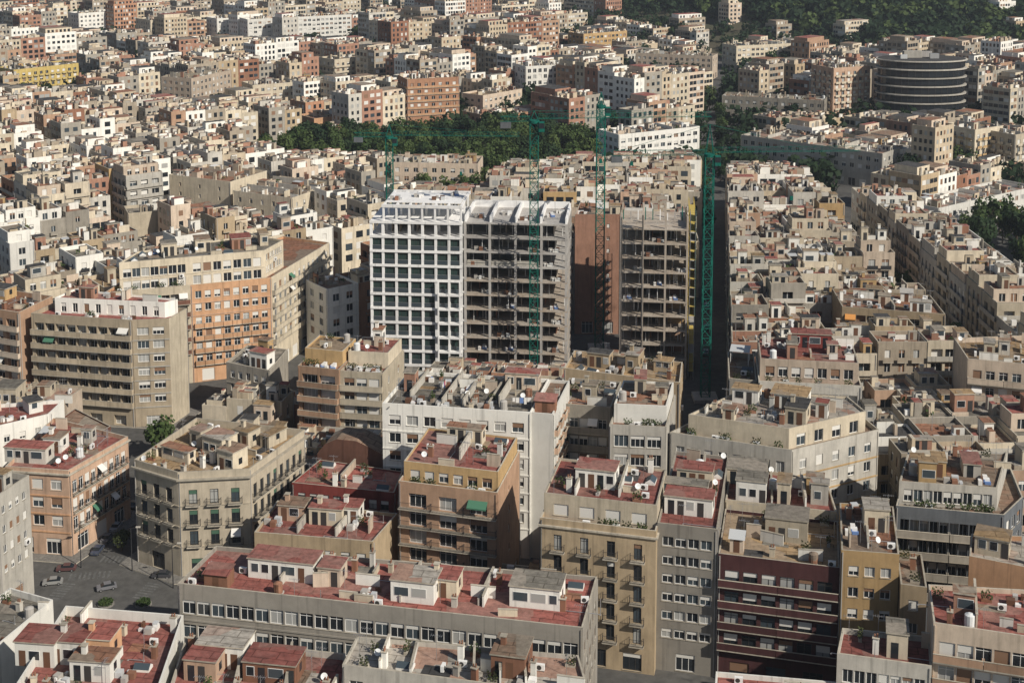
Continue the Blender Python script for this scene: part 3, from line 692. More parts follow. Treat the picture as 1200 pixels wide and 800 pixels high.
# stone corner block with chamfer
p = PX([(157,538),(208,553),(292,549),(357,503),(230,489)], z)
old = W_(awn=.015, fh=3.3, w=1.25, h=2.3, sill=.06, balc='each', bd=.65, rail='iron', frame='frame_dark', blinds=(0,0,.3), ledge=True, top=2.0, gh=3.6, bskip=(), bm='blind_green')
building('corner_building', 'cream stone corner block with chamfered front, iron balconies and ochre terraces on roof', p, z, 'stone', 'roof_ochre', {0: dict(old, n=3), 1: dict(old, n=3, w=1.3), 2: dict(old, n=8, w=1.0)}, cornice=.45, par=1.2, nh=5, dens=.8, hutm='cream',
  huts=[hp(258,530,z-1.2,4.2,3.6,3.,'cream','roof_pale'), hp(290,520,z-1.2,3.,3.,2.6,'cream','roof_ochre')])
z = zt(550, 215)
p = PX([(6,546),(80,551),(150,511),(62,489)], z)
building('corner_building', 'pink-brown corner block with red roof and yellow-framed shopfront facing the crossing', p, z, 'salmon', 'roof_red', {0: W_(n=3, w=1.9, h=1.7, fh=3., frame='frame_white', ledge=True, lm='orange', top=1.3, gh=3.6), 1: W_(n=9, w=1.1, h=1.9, sill=.4, fh=3., balc='each', bd=.5, rail='iron', ledge=True, top=1.3, gh=3.6)}, cornice=.3, dens=.7, nh=1, par=.7,
  huts=[hp(35,538,z-.7,7.,3.,2.4,'palegrey','roof_red'), hp(66,526,z-.7,3.,3.,2.4,'white','roof_terracotta')])
z = zt(490, 232)
building('white_house', 'small white house with low red roof squeezed behind the pink-brown corner block', PX([(-25,504),(57,485),(75,468),(-10,474)], z), z, 'white', 'roof_red', {0: W_(n=4, w=1., h=1.3)}, dens=.9, nh=1, par=.6)
z = zt(498, 240)
building('brown_house', 'dark brown windowless shed-roofed house between white house and stone corner block', PX([(60,498),(116,507),(130,499),(88,478)], z), z, 'brown', 'roof_dusty', {}, dens=.2, par=.3)
z = zt(465, 250)
building('terrace_house', 'cream house with blank peach end wall below the long balcony block', PX([(-20,476),(62,478),(96,455),(10,450)], z), z, 'pink', 'roof_pale', {0: W_(n=5, w=1.1)}, dens=1., nh=2, par=.6)
# long balcony block with blank end wall
z = zt(373, 266.7)
p = PX([(36,367),(154,375),(198,373),(219,361)], z); p = p[:3]+[p[3], (p[0][0]+3.2, p[0][1]+10.)]
zz = z
building('apartment_building', 'long grey-beige block with stacked balcony rows and blank cream end wall', p, z, 'sand', 'roof_red', {0: W_(n=9, w=2.4, h=2.05, fh=2.72, rec=.9, balc='band', bd=.7, rail='solid', bmat='sand', top=1.3, seg=5.5, blinds=(0,0,0,.3), gh=3.), 1: W_(n=2, w=2.2, h=1.5, fh=2.72, top=1.3, ledge=True, lm='palegrey', blinds=(0,.3,.5), gh=3.), 2: W_(wm='cream', nf=0, gh=0)}, par=.9,
  attic=([(lerp(p[0][0],p[1][0],.15)+.6, p[0][1]+3.2), (p[2][0]-1.6, p[2][1]+3.2), (p[3][0]-1.5, p[3][1]-1.2), (p[4][0]+2.5, p[4][1]-1.)], z+2.2, {0: W_(n=9, w=1.1, h=1.9, sill=.05, fh=2.4, top=.5)}, 'white', 'roof_red'), dens=.7, nh=1)
z = zz+.3
building('apartment_building', 'brown and cream balcony block at frame edge adjoining the long grey-beige one', [P(-70,352,z), P(22,366,z), (P(22,366,z)[0]+3, P(22,366,z)[1]+11), (P(-70,352,z)[0]+3, P(-70,352,z)[1]+11)], z, 'tanbrick', 'roof_terracotta',
  {0: W_(n=6, w=2.3, h=2., fh=2.72, rec=.9, balc='band', bd=.7, rail='solid', bmat='pink', gh=3., seg=5.), 1: W_(n=1, w=1.)}, dens=.9, nh=3)
# orange / cream stepped corner block
z = zt(331, 292)
p = PX([(122,343),(223,334),(318,325),(386,284)], z); p = p+[(p[3][0]-12, p[3][1]+6), (p[1][0]-3, p[1][1]+15), (p[0][0]+2, p[0][1]+13)]
o = W_(fh=2.75, w=1.3, h=1.6, balc=None, top=1.2, ledge=True, lm='salmon', gh=3.6)
def ring(poly, d): return inset(poly, d)
r = building('corner_building', 'orange stepped corner block with cream upper tiers on the balcony-lined street', p, z, 'orange', 'roof_terracotta', {0: W_(n=9, w=2.2, h=2., fh=2.75, balc='band', bd=.6, rec=1., rail='solid', bmat='brown', top=1.2, wm='beige'), 1: dict(o, n=8, balc='each', bd=.6, rail='solid', bmat='orange', bskip=(0,1)), 2: W_(n=12, w=1.2, h=2., fh=2.75, balc='band', bd=.8, rail='solid', bmat='cream', seg=4., wm='cream')}, par=.6,
  attic=(ring([p[0], p[1], p[2], (lerp(p[2][0], p[3][0], .38), lerp(p[2][1], p[3][1], .38)), (lerp(p[2][0], p[3][0], .38)-10, lerp(p[2][1], p[3][1], .38)+6), p[5], p[6]], 2.), z+5.6, {0: W_(n=7, w=1.7, h=1.9, sill=.1, fh=2.7, top=.8, ledge=True), 1: W_(n=7, w=1.7, h=1.9, sill=.1, fh=2.7, top=.8, ledge=True), 2: W_(n=9, w=1.5, h=1.7, fh=2.7, top=.8)}, 'cream', 'roof_grey'), nh=6, dens=1.)
# small grey house with cream end wall
z = zt(430, 266)
building('grey_house', 'four-storey grey house with cream end wall on the street corner below the orange block', PX([(265,424),(316,434),(337,409),(290,404)], z), z, 'grey', 'roof_grey', {0: W_(n=5, w=1., h=1.5, fh=2.7, ledge=True), 1: None}, par=.6, dens=1.1, nh=2)
z = zt(432, 250)
p = front([(349,428),(397,433)], z, 11.)
building('apartment_building', 'narrow brown balcony house with yellow rooftop rooms in front of the white tower', p, z, 'tanbrick', 'roof_terracotta', {0: W_(n=2, w=3.2, h=2., fh=2.75, rec=.8, balc='band', bd=.8, rail='solid', bmat='tanbrick', top=.9), 1: W_(n=1, w=.8)}, par=.5, attic=(shrink(p, 3., .5, .3), z+2.4, {0: W_(n=3, w=1.2, h=1.6, fh=2.6, top=.5)}, 'ochre', 'roof_ochre'), nh=0, dens=.7)
p = front([(398,434),(449,437)], z-.4, 13.)
building('apartment_building', 'narrow pale house with white blinds and planted terrace in front of the white tower', p, z-.4, 'beige', 'roof_red', {0: W_(n=3, w=2., h=1.7, fh=2.6, balc='band', bd=.7, rail='solid', bmat='beige', top=.9, blinds=(.4,.7,1,0)), 1: W_(n=2, w=1.)}, par=.6, attic=(shrink(p, 4., .5, .3), z+2., {0: W_(n=3, w=1.2, h=1.6, fh=2.6, top=.5)}, 'cream', 'roof_red'), nh=1, dens=1.4)
# long white block with blank end
z = zt(474, 216)
p = front([(448,472),(622,483)], z, 15.)
building('apartment_building', 'long white block with wide windows and crowded red and grey roof terraces', p, z, 'white', 'roof_grey', {0: W_(n=8, w=1.9, h=1.6, fh=2.95, top=1.4, blinds=(0,.3,.5), ledge=True)}, par=.6, nh=2, dens=1.2, divs=5)
z2 = z-.15
p2 = PX([(622.6,483),(648,485)], z2); p2 = p2+[(p2[1][0]+3.2, p2[1][1]+14.5), (p2[0][0]+3.2, p2[0][1]+14.5)]
building('apartment_building', 'tall blank white gable end with narrow balconies on its side', p2, z2, 'white', 'roof_dusty', {1: W_(n=4, w=1.2, h=2., fh=2.95, balc='each', bd=.6, rail='solid', bmat='salmon')}, par=.5, nh=1, dens=1.2)
z = zt(473, 224)
building('apartment_building', 'shaded grey house with glazed galleries and terracotta roof right behind the blank white gable', front([(652,472),(716,477)], z, 12.), z, 'grey', 'roof_terracotta', {0: W_(n=5, w=1.5, h=1.9, fh=3., balc='band', bd=.8, rail='solid', bmat='grey', sill=.3, top=1.5)}, nh=2, dens=1.1, par=.6)
z = zt(497, 212)
p = front([(714,497),(781,500)], z, 14.)
building('apartment_building', 'grey-beige house with large glazed bay and stepped terracotta terraces beside curved corner block', p, z, 'palegrey', 'roof_terracotta', {0: W_(n=3, w=2.2, h=1.9, fh=3., sill=.6, blinds=(0,.3))}, attic=(shrink(p, 3., .4, .3), z+2.2, {0: W_(n=3, w=1.4)}, 'white', 'roof_terracotta'), nh=2, dens=1.1)
# wedge-shaped corner block
z = zt(527, 206)
p = PX([(785,506),(928,527),(1030,503),(1000,478),(860,470)], z)
ap = inset(p, 1.7)
building('corner_building', 'wedge-shaped grey and ochre corner block with curved terrace and cluttered pale roof', p, z, 'palegrey', 'roof_dusty', {0: W_(n=8, w=1.3, h=1.9, fh=3.1, sill=.3), 1: W_(n=5, w=1.3, h=1.6, fh=3.1, ledge=True, lm='ochre')}, par=.7,
  attic=(ap, z+2.6, {0: W_(n=9, w=1., h=1.7, fh=2.8, sill=.2, top=.6), 1: W_(n=4, w=1.7, h=1.9, sill=.1, top=.6, fh=2.6)}, 'cream', 'roof_pale'), nh=5, dens=1.6)
z = zt(440, 247)
building('terrace_house', 'tan-roofed low block with sheds at the foot of the open concrete tower', PX([(661,431),(797,448),(800,424),(673,410)], z), z, 'khaki', 'roof_ochre', {0: W_(n=8, w=1.1, h=1.4), 1: W_(n=3)}, nh=4, dens=1.5, hutm='khaki', par=.7)
# front row along the lower street
z = zt(611, 184)
p = front([(633,606),(769,622)], z, 14.); ap = shrink(p, 1.9, .3, .15)
bal = W_(awn=.02, n=4, w=1.15, h=2.25, fh=2.98, balc='each', bd=.7, rail='iron', frame='frame_dark', blinds=(0,0,0,.25), top=1.5, gh=3.4)
building('apartment_building', 'cream and khaki block with four columns of small iron balconies and white-blind attic', p, z, 'khaki', 'roof_red', {0: bal, 3: W_(n=2)}, par=1., cornice=.25, attic=(ap, z+2.7, {0: W_(n=4, w=2.1, h=1.6, fh=2.6, sill=.4, top=.8, blinds=(1,1,.8), bm='blind')}, 'cream', 'roof_red'),
  huts=[hp(700,566,z+2.3,5.5,3.6,2.6,'white','roof_red')], nh=0, dens=1.1, divs=2)
z = zt(613, 182.5)
p = front([(770.5,612),(841,620)], z, 24.)
building('apartment_building', 'narrow grey block with wide white windows and red terraces between khaki and maroon blocks', p, z, 'bandgrey', 'roof_red', {0: W_(n=4, w=1.5, h=1.35, fh=2.6, sill=.8, ledge=False, top=1.35, blinds=(0,0,.25,.4), bm='blind', skip=(), gh=3.4)}, par=.5, dens=.8, divs=1,
  huts=[hp(808,598,z-.5,6.5,3.2,2.5,'white','roof_red'), hp(800,580,z-.5,7.,2.,2.,'white','roof_grey'), hp(815,565,z-.5,5.,3.,2.4,'cream','roof_red')])
z = zt(648, 180.8)
p = front([(842,648),(984,665)], z, 13.5)
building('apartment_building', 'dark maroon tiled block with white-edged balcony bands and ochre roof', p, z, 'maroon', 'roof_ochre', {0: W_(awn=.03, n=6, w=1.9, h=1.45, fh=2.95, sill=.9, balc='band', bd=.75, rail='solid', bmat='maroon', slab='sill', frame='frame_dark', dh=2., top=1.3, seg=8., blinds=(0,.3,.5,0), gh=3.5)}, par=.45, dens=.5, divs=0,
  huts=[hp(922,627,z-.45,5.6,4.2,3.2,'beige','roof_grey')], nh=0)
z3 = z+1.2; a0, a1 = p[3], p[2]; d3 = (math.sin(.218)*13, math.cos(.218)*13)
building('terrace_house', 'rear house with red-tiled patchwork terraces behind the maroon block', [(a0[0]+.05, a0[1]+.3), (a1[0]-.1, a1[1]+.3), (a1[0]+d3[0]-2, a1[1]+d3[1]-2.5), (a0[0]+d3[0], a0[1]+d3[1])], z3, 'cream', 'roof_red', {0: W_(n=4, w=1.2)}, nh=6, dens=1., divs=3, par=.5)
z = zt(645, 175.6)
p = front([(986,644),(1054,649)], z, 14.)
building('apartment_building', 'ochre-yellow narrow block with irregular small windows beside the maroon block', p, z, 'ochre', 'roof_terracotta', {0: W_(n=3, w=1.3, h=1.35, fh=2.9, top=1.4, blinds=(0,.3,.6), skip=()), 1: W_(n=3, w=.8, h=1.)}, nh=2, dens=1.5, divs=1, par=.5)
z = zt(770, 161)
building('low_building', 'low building with grey parapet and red roof at the foot of the ochre block', PX([(981,765),(1092,780),(1090,745),(987,735)], z), z, 'palegrey', 'roof_red', {0: W_(n=7, w=1.3, h=1.7, sill=.6)}, nh=1, dens=1.2, par=.7)
z = zt(686, 172.5)
building('ochre_house', 'small ochre house with single window column beside the ochre-yellow block', front([(1055.5,684),(1086.5,688)], z, 9.), z, 'khaki', 'roof_dusty', {0: W_(n=1, w=1.2, h=1.4, fh=3.1)}, dens=1.2, par=.5)
z = zt(736, 158)
building('apartment_building', 'corner building with bright red roof, white parapet and wide windows at bottom edge', PX([(1094,729),(1215,747),(1215,691),(1088,684)], z), z, 'pink', 'roof_red', {0: W_(n=5, w=1.9, h=1.8, fh=3., sill=.5, balc='band', bd=.8, rail='solid', bmat='tanbrick', top=1.4, blinds=(0,.5,.8,1)), 3: None}, dens=.6, par=.6, divs=1, nh=1)
z = zt(657, 174)
building('terrace_house', 'salmon-walled house with white patched roof above the bright red roof', PX([(1136,651),(1212,666),(1212,628),(1138,625)], z), z, 'orange', 'roof_pale', {0: None, '*': None}, dens=1., par=.6, nh=1)
z = 11.
building('low_building', 'low white-parapet red roof cut by the bottom edge below the maroon block', PX([(836,835),(985,850),(990,799),(839,786)], z), z, 'white', 'roof_red', {0: W_()}, dens=.4, par=.6)
z = zt(596, 191)
p = PX([(1050,592),(1177,603),(1199,582),(1185,548),(1062,545)], z)
ap = [P(1053,584,z), P(1168,592,z), P(1180,548,z), P(1064,546,z)]
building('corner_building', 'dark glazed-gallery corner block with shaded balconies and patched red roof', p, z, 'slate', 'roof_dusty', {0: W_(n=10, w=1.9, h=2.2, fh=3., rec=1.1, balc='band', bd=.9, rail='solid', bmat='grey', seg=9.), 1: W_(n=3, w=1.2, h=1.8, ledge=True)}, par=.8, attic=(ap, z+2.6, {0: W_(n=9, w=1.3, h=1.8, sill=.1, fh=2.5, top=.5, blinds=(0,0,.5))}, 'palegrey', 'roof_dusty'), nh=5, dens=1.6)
# red tiered block on the street's right side
z = zt(448, 236)
p = front([(889,446),(1010,452)], z, 15., 8); ap = shrink(p, 2.6, .3, .3)
building('apartment_building', 'tiered block with dark red roof and painted red attic beside the narrow street', p, z, 'palegrey', 'roof_red', {0: W_(n=10, w=1.6, h=2., fh=2.9, rec=.8, balc='band', bd=.7, rail='solid', bmat='palegrey')}, attic=(ap, z+3.1, {0: W_(n=7, w=1.6, h=1.8, fh=2.6, sill=.2, top=.7)}, 'pink', 'roof_red'), nh=2, dens=.8,
  huts=[hp(950,405,z+2.7,7.,3.,2.5,'darkred','roof_red')])
building('terrace_house', 'small patched-roof house on the street corner left of the tiered red block', front([(854,443),(887,446)], z-.8, 14., 8), z-.8, 'grey', 'roof_dusty', {0: W_(n=2)}, dens=1., nh=0)
z = zt(364, 277)
p = front([(987,359),(1108,368)], z, 13., 4)
building('apartment_building', 'ochre block with four rows of windows and green awnings on the tree-lined street', p, z, 'khaki', 'roof_terracotta', {0: W_(n=9, w=1.9, h=1.9, fh=2.65, rec=.7, balc='band', bd=.6, rail='solid', bmat='khaki'), 1: W_(n=3)}, nh=3, dens=1.3, par=.6)
z = zt(405, 246)
building('apartment_building', 'cream house with tall shaded party wall and dishes on its roof near frame edge', PX([(1134,420),(1220,428),(1215,392),(1118,396)], z), z, 'pink', 'roof_ochre', {0: W_(n=5, w=1.5, h=1.6, balc='band', bd=.9, rail='solid', bmat='pink')}, nh=3, dens=1.5)
# block of brick seen between the towers
z = zt(250, 322)
building('brick_building', 'bare salmon brick party wall standing between the two unfinished towers', front([(674,251),(728,251)], z, 12., 8), z, 'rosebrick', 'roof_dusty', {0: W_(n=2, w=.7, h=.9, fh=3., skip=(0,))}, nh=1)

# ------------------------------------------------------------------ unfinished towers
def bx(name, root, off, o, u, n, u0, u1, n0, n1, z0, z1, m):
    mb = MB(); mb.obox(o, u, n, u0, u1, n0, n1, z0, z1, m, True); return link(name, mb.mesh(name, off), root)
def frame_tower(label, A, B, depth, ztop, nf, fh, bays, colw, wm, low, glazed, seed, extra=0):
    W = math.hypot(B[0]-A[0], B[1]-A[1]); u = ((B[0]-A[0])/W, (B[1]-A[1])/W); n = (u[1], -u[0]); rz = math.atan2(u[1], u[0]); rng = random.Random(seed)
    root = tag(link('unfinished_tower', None, None, ((A[0]+B[0])/2, (A[1]+B[1])/2, 0)), label, 'building'); off = root.location[:]
    occupy([A, B, (B[0]-n[0]*depth, B[1]-n[1]*depth), (A[0]-n[0]*depth, A[1]-n[1]*depth)], 2)
    zs = [ztop-fh*i for i in range(nf+1)]
    rows = max(2, round(depth/5.)); cw = W/bays
    for i, zz in enumerate(zs):
        bx('floor_slab', root, off, A, u, n, 0, W, -depth, 0, zz-.32, zz, wm if i < low else 'rawslab')
        if glazed:
            bx('edge_beam', root, off, A, u, n, -.02, W+.02, .003, .14, zz-.42, zz+.14, wm)
    for j in range(rows+1):
        for i in range(bays+1):
            if 0 < j < rows and 0 < i < bays and (i+j) % 2: continue
            c = min(max(W*i/bays, colw/2), W-colw/2); d = -depth*j/rows; d = min(max(d, -depth+colw/2), -colw/2)
            b = bx('column', root, off, A, u, n, c-colw/2, c+colw/2, d-colw/2+.01, d+colw/2-.01, 0, zs[0]-.33+(extra if j == 0 else extra*.7), wm)
    for k in range(nf):
        z0 = zs[k+1]; zc = zs[k]-.32
        # core / partitions set back inside each floor
        bx('core_wall', root, off, A, u, n, W*.3, W*.62, -depth*.62, -depth*.55, z0+.002, zc-.002, 'concrete')
        if k > 2: bx('back_wall', root, off, A, u, n, .3, W-.3, -depth+.4, -depth+.6, z0+.002, zc-.002, 'concrete')
        for q in range(3):
            c = rng.uniform(.1, .9)*W; bx('partition', root, off, A, u, n, c, c+.15, -depth*.9, -depth*.25, z0+.004, zc-.004, rng.choice(['concrete','brick','rawslab']))
        if not glazed:
            for q in range(2*bays):
                c = (q+.5+rng.uniform(-.2, .2))*W/(2*bays); d = rng.uniform(-4.5, -.8); bx('formwork_prop', root, off, A, u, n, c, c+.1, d, d+.1, z0+.006, zc-.006, rng.choice(['frame_white', 'metal', 'rawslab']))
        for i in range(bays):
            c0 = W*i/bays+colw/2; c1 = W*(i+1)/bays-colw/2
            if glazed:
                ww = round(c1-c0-.02, 1); hh = round(zc-z0-.14, 1); mid = (c0+c1)/2
                if k > 0:
                    me = cached(('tw', ww, hh), lambda: win_mesh(ww, hh, 'frame_dark', 0, 'blind', True)); p = (A[0]+u[0]*mid-n[0]*.35-off[0], A[1]+u[1]*mid-n[1]*.35-off[1], z0+.1)
                    w_ = link('window', me, root, p, rz); link('pane', cached(('tp', ww, hh), lambda: pane_mesh(ww, hh, 'glass_green')), w_)
                    r_ = link('railing', cached(('tr', ww), lambda: rail_glass(ww)), root, (A[0]+u[0]*mid-n[0]*.12-off[0], A[1]+u[1]*mid-n[1]*.12-off[1], z0+.16), rz)
            else:
                link('guard_rail', cached(('gr', round(c1-c0, 1)), lambda: guard(round(c1-c0, 1))), root, (A[0]+u[0]*(c0+c1)/2-n[0]*.2-off[0], A[1]+u[1]*(c0+c1)/2-n[1]*.2-off[1], z0+.002), rz)
                for q in range(rng.randrange(0, 2)):
                    c = rng.uniform(c0+.8, c1-.8); kk = rng.randrange(5)
                    link('stacked_material', cached(('sm', kk), lambda: junk_mesh(kk)), root, (A[0]+u[0]*c-n[0]*rng.uniform(1.6, 3)-off[0], A[1]+u[1]*c-n[1]*1.8-off[1], z0+.004), rz)['kind'] = 'stuff'
    return root, off, u, n, W, zs
def rail_glass(w):
    mb = MB(); mb.box(-w/2, w/2, -.02, .02, .9, .95, 'metal'); mb.box(-w/2, w/2, -.012, .012, .05, .9, 'glass_blue'); return mb.mesh('railing')
def guard(w):
    mb = MB()
    for z in (.5, 1.0): mb.box(-w/2, w/2, -.02, .02, z, z+.05, 'iron')
    for i in range(3): x = -w/2+.1+(w-.2)*i/2; mb.box(x-.02, x+.02, -.015, .015, 0, 1.0, 'iron', False)
    return mb.mesh('guard_rail')
zt1 = zt(260, 290)
A = P(433, 259, zt1); B = P(541.5, 261.5, zt1)
root, off, u, n, W, zs = frame_tower('white gridded tower nearly finished with green-tinted glazing in every cell', A, B, 15., zt1, 11, 3.13, 7, .55, 'newwhite', 99, True, 3)
# open roof frame one storey up
for i in range(7):
    c = 3.+i*(W-3.3)/6
    for d in (0., -6., -12.): bx('roof_post', root, off, A, u, n, c-.2, c+.2, d-.5, d-.1, zs[0]+.002, zs[0]+3.1, 'newwhite')
    bx('roof_beam', root, off, A, u, n, c-.22, c+.22, -14.5, -.3, zs[0]+3.1, zs[0]+3.55, 'newwhite')
bx('roof_beam', root, off, A, u, n, 2.6, W, -.62, -.02, zs[0]+3.0, zs[0]+3.6, 'newwhite'); bx('roof_beam', root, off, A, u, n, 2.6, W, -14.9, -14.3, zs[0]+3., zs[0]+3.6, 'newwhite')
bx('roof_deck', root, off, A, u, n, 3.1, W-.6, -12., -2.5, zs[0]+3.56, zs[0]+3.7, 'newwhite')
for i, (c, d) in enumerate([(5, -5), (9, -8), (14, -6), (17, -10)]): link('stacked_material', cached(('sm', i), lambda: junk_mesh(i)), root, (A[0]+u[0]*c+n[0]*d-off[0], A[1]+u[1]*c+n[1]*d-off[1], zs[0]+3.702))['kind'] = 'stuff'
# projecting bay at the lower floors beside the dark half
for k in range(4, 11):
    b = bx('bay_box', root, off, A, u, n, W-5.2, W-.3, .142, 1.1, zs[k+1]-.1, zs[k+1]+.35, 'newwhite')
    for c in (W-5.2, W-2.9, W-.6): bx('bay_post', root, off, A, u, n, c, c+.3, .7, 1.098, zs[k+1]+.352, zs[k]-.11, 'newwhite')
A2 = P(543.5, 260.5, zt1); B2 = P(665, 263.5, zt1)
root, off, u, n, W, zs = frame_tower('dark open half of the unfinished block with bare floor slabs and green crane in front', A2, B2, 15., zt1, 11, 3.13, 4, .5, 'concrete', 4, False, 5)
for i in range(5):
    c = .3+i*(W-.6)/4
    bx('roof_upstand', root, off, A2, u, n, c-.2, c+.2, -14.5, -.6, zs[0]+.002, zs[0]+1.3, 'newwhite')
bx('roof_upstand', root, off, A2, u, n, .4, W-.4, -14.9, -14.55, zs[0]+.002, zs[0]+1.5, 'newwhite')
for i, (c, d) in enumerate([(3, -5), (8, -8), (13, -4), (18, -7), (19.5, -11)]): link('stacked_material', cached(('sm', i), lambda: junk_mesh(i)), root, (A2[0]+u[0]*c+n[0]*d-off[0], A2[1]+u[1]*c+n[1]*d-off[1], zs[0]+.004))['kind'] = 'stuff'
bx('screed_bag_row', root, off, A2, u, n, .6, W*.72, -1.6, -.6, zs[3]+.004, zs[3]+.9, 'palegrey')
zt2 = zt(268, 291)
A3 = P(727, 267, zt2); B3 = P(807, 269, zt2)
root, off, u, n, W, zs = frame_tower('bare concrete tower with scaffolded side standing along the narrow street', A3, B3, 16., zt2, 10, 3.18, 3, .42, 'rawslab', 99, False, 9, extra=3.2)
rng = random.Random(4)
for k in range(10):                                     # formwork, props and block infill per floor
    for q in range(5):
        c = rng.uniform(.5, W-1.5); d = rng.uniform(-6, -1.5); bx('formwork_prop', root, off, A3, u, n, c, c+.12, d, d+.12, zs[k+1]+.006, zs[k]-.33, 'frame_white')
    if k > 2: bx('brick_infill', root, off, A3, u, n, W*.72, W-.6, -5.2, -5., zs[k+1]+.006, zs[k+1]+rng.uniform(.8, 2.6), rng.choice(['salmon','ochre','brick']))
for i in range(9): bx('formwork_prop', root, off, A3, u, n, .4+i*1.6, .6+i*1.6, -8., -7.8, zs[0]+.002, zs[0]+rng.uniform(1.5, 3.4), rng.choice(['crane_green','newwhite','concrete']))
mb = MB(); o_, u_, n_ = A3, u, n
for d in np.arange(0, 16.1, 2.0):
    for e in (.4, 1.5): mb.obox(A3, u, n, W+e-.05, W+e+.05, -d-.05, -d+.05, 0, zs[0]+3.5, 'yellow_net' if d > 4 else 'metal')
for zz in np.arange(2, zs[0]+3.4, 2.05): mb.obox(A3, u, n, W+.35, W+1.55, -16, .1, zz, zz+.08, 'yellow_net' if int(zz) % 3 else 'fibre', True)
link('scaffold', mb.mesh('scaffold', off), root)
bx('scaffold_net', root, off, A3, u, n, W+1.57, W+1.6, -6., .1, 14., zs[0]+3.4, 'green_net')

# ------------------------------------------------------------------ tower cranes
def lattice(mb, a, b, w, seg, mat, r=.09, tri=False):
    a = Vector(a); b = Vector(b); d = (b-a); L = d.length; d.normalize()
    x = d.cross(Vector((0, 0, 1))) if abs(d.z) < .9 else Vector((1, 0, 0)); x.normalize(); y = d.cross(x)
    cs = [x*(w/2)-y*(w/2)*0, -x*(w/2), -y*w*1.0] if tri else [x*(w/2)+y*(w/2), x*(w/2)-y*(w/2), -x*(w/2)-y*(w/2), -x*(w/2)+y*(w/2)]
    if tri and cs[2].z < 0: cs[2] = -cs[2]
    k = max(1, round(L/seg)); m = len(cs)
    for c in cs: mb.bar(tuple(a+c), tuple(b+c), r, mat)
    for i in range(k):
        for j in range(m):
            p, q = cs[j], cs[(j+1) % m]
            if i % 2: p, q = q, p
            mb.bar(tuple(a+d*(L*i/k)+p), tuple(a+d*(L*(i+1)/k)+q), r*.6, mat); mb.bar(tuple(a+d*(L*i/k)+p), tuple(a+d*(L*i/k)+q), r*.6, mat)
def crane(label, X, Y, ztop, zj, jib, cj, ang, w=1.7):
    root = tag(link('tower_crane', None, None, (X, Y, 0)), label, 'crane', 'green tower cranes over the building site')
    u = Vector((math.cos(ang), math.sin(ang), 0)); m = 'crane_green'
    def mk(name, fn): mb = MB(); fn(mb); return link(name, mb.mesh(name), root)
    mk('base', lambda mb: mb.box(-2.5, 2.5, -2.5, 2.5, 0, .8, 'concrete'))
    mk('mast', lambda mb: lattice(mb, (0,0,.8), (0,0,zj-.6), w, 2.1, m, .12))
    mk('turntable', lambda mb: mb.cyl(0, 0, zj-.6, zj, 1.1, m, 12))
    mk('cab', lambda mb: (mb.box(.9, 2.1, -1.7, -.4, zj-2.2, zj-.2, m), mb.box(.95, 2.05, -1.73, -1.702, zj-1.5, zj-.4, 'glass')))
    mk('tower_head', lambda mb: [mb.bar((sx*.8, sy*.8, zj), (0, 0, ztop), .07, m) for sx in (-1, 1) for sy in (-1, 1)])
    mk('jib', lambda mb: lattice(mb, tuple(u*.9+Vector((0,0,zj+.3))), tuple(u*jib+Vector((0,0,zj+.3))), 1., 1.6, m, .038, True))
    mk('counter_jib', lambda mb: lattice(mb, tuple(-u*.9+Vector((0,0,zj+.3))), tuple(-u*cj+Vector((0,0,zj+.3))), 1., 1.6, m, .038))
    mk('counterweight', lambda mb: mb.obox(tuple(-u*cj)[:2], tuple(u)[:2], (u.y, -u.x), 0, 2.2, -.45, .45, zj-1.6, zj-.4, 'slate', True))
    mk('pendant_line', lambda mb: (mb.bar((0,0,ztop), tuple(u*jib*.6+Vector((0,0,zj+1.6))), .04, m), mb.bar((0,0,ztop), tuple(-u*cj*.9+Vector((0,0,zj+.9))), .04, m)))
    hk = tuple(u*jib*.55)
    mk('hook', lambda mb: (mb.bar((hk[0],hk[1],zj-.1), (hk[0],hk[1],zj-9), .03, 'iron'), mb.box(hk[0]-.3, hk[0]+.3, hk[1]-.3, hk[1]+.3, zj-9.8, zj-9, m)))
    return root
def at(x, y, t):
    r = ray(x, y); return r[0]*t, r[1]*t, zt(y, t)
x, y, zt_ = at(626, 130, 281); _, _, zj = at(626, 141, 281)
crane('green tower crane standing directly before the dark open half of the block', x, y, zt_, zj, 37., 7., math.radians(4))
x, y, zt_ = at(704.5, 108, 306); _, _, zj = at(704, 124, 306)
crane('tallest green tower crane in the gap before the brick party wall', x, y, zt_, zj, 30., 9., math.atan2(-y, -x), 1.9)
x, y, zt_ = at(832, 146, 276); _, _, zj = at(832, 181, 276)
crane('green tower crane rising from the narrow street beside scaffolding, long jib over roofs', x, y, zt_, zj, 31., 20., math.radians(3), 1.8)
x, y, zt_ = at(456, 146, 345); _, _, zj = at(456, 160, 345)
crane('green tower crane half hidden behind the white gridded tower, jib over the park', x, y, zt_, zj, 33., 9., math.radians(-3))
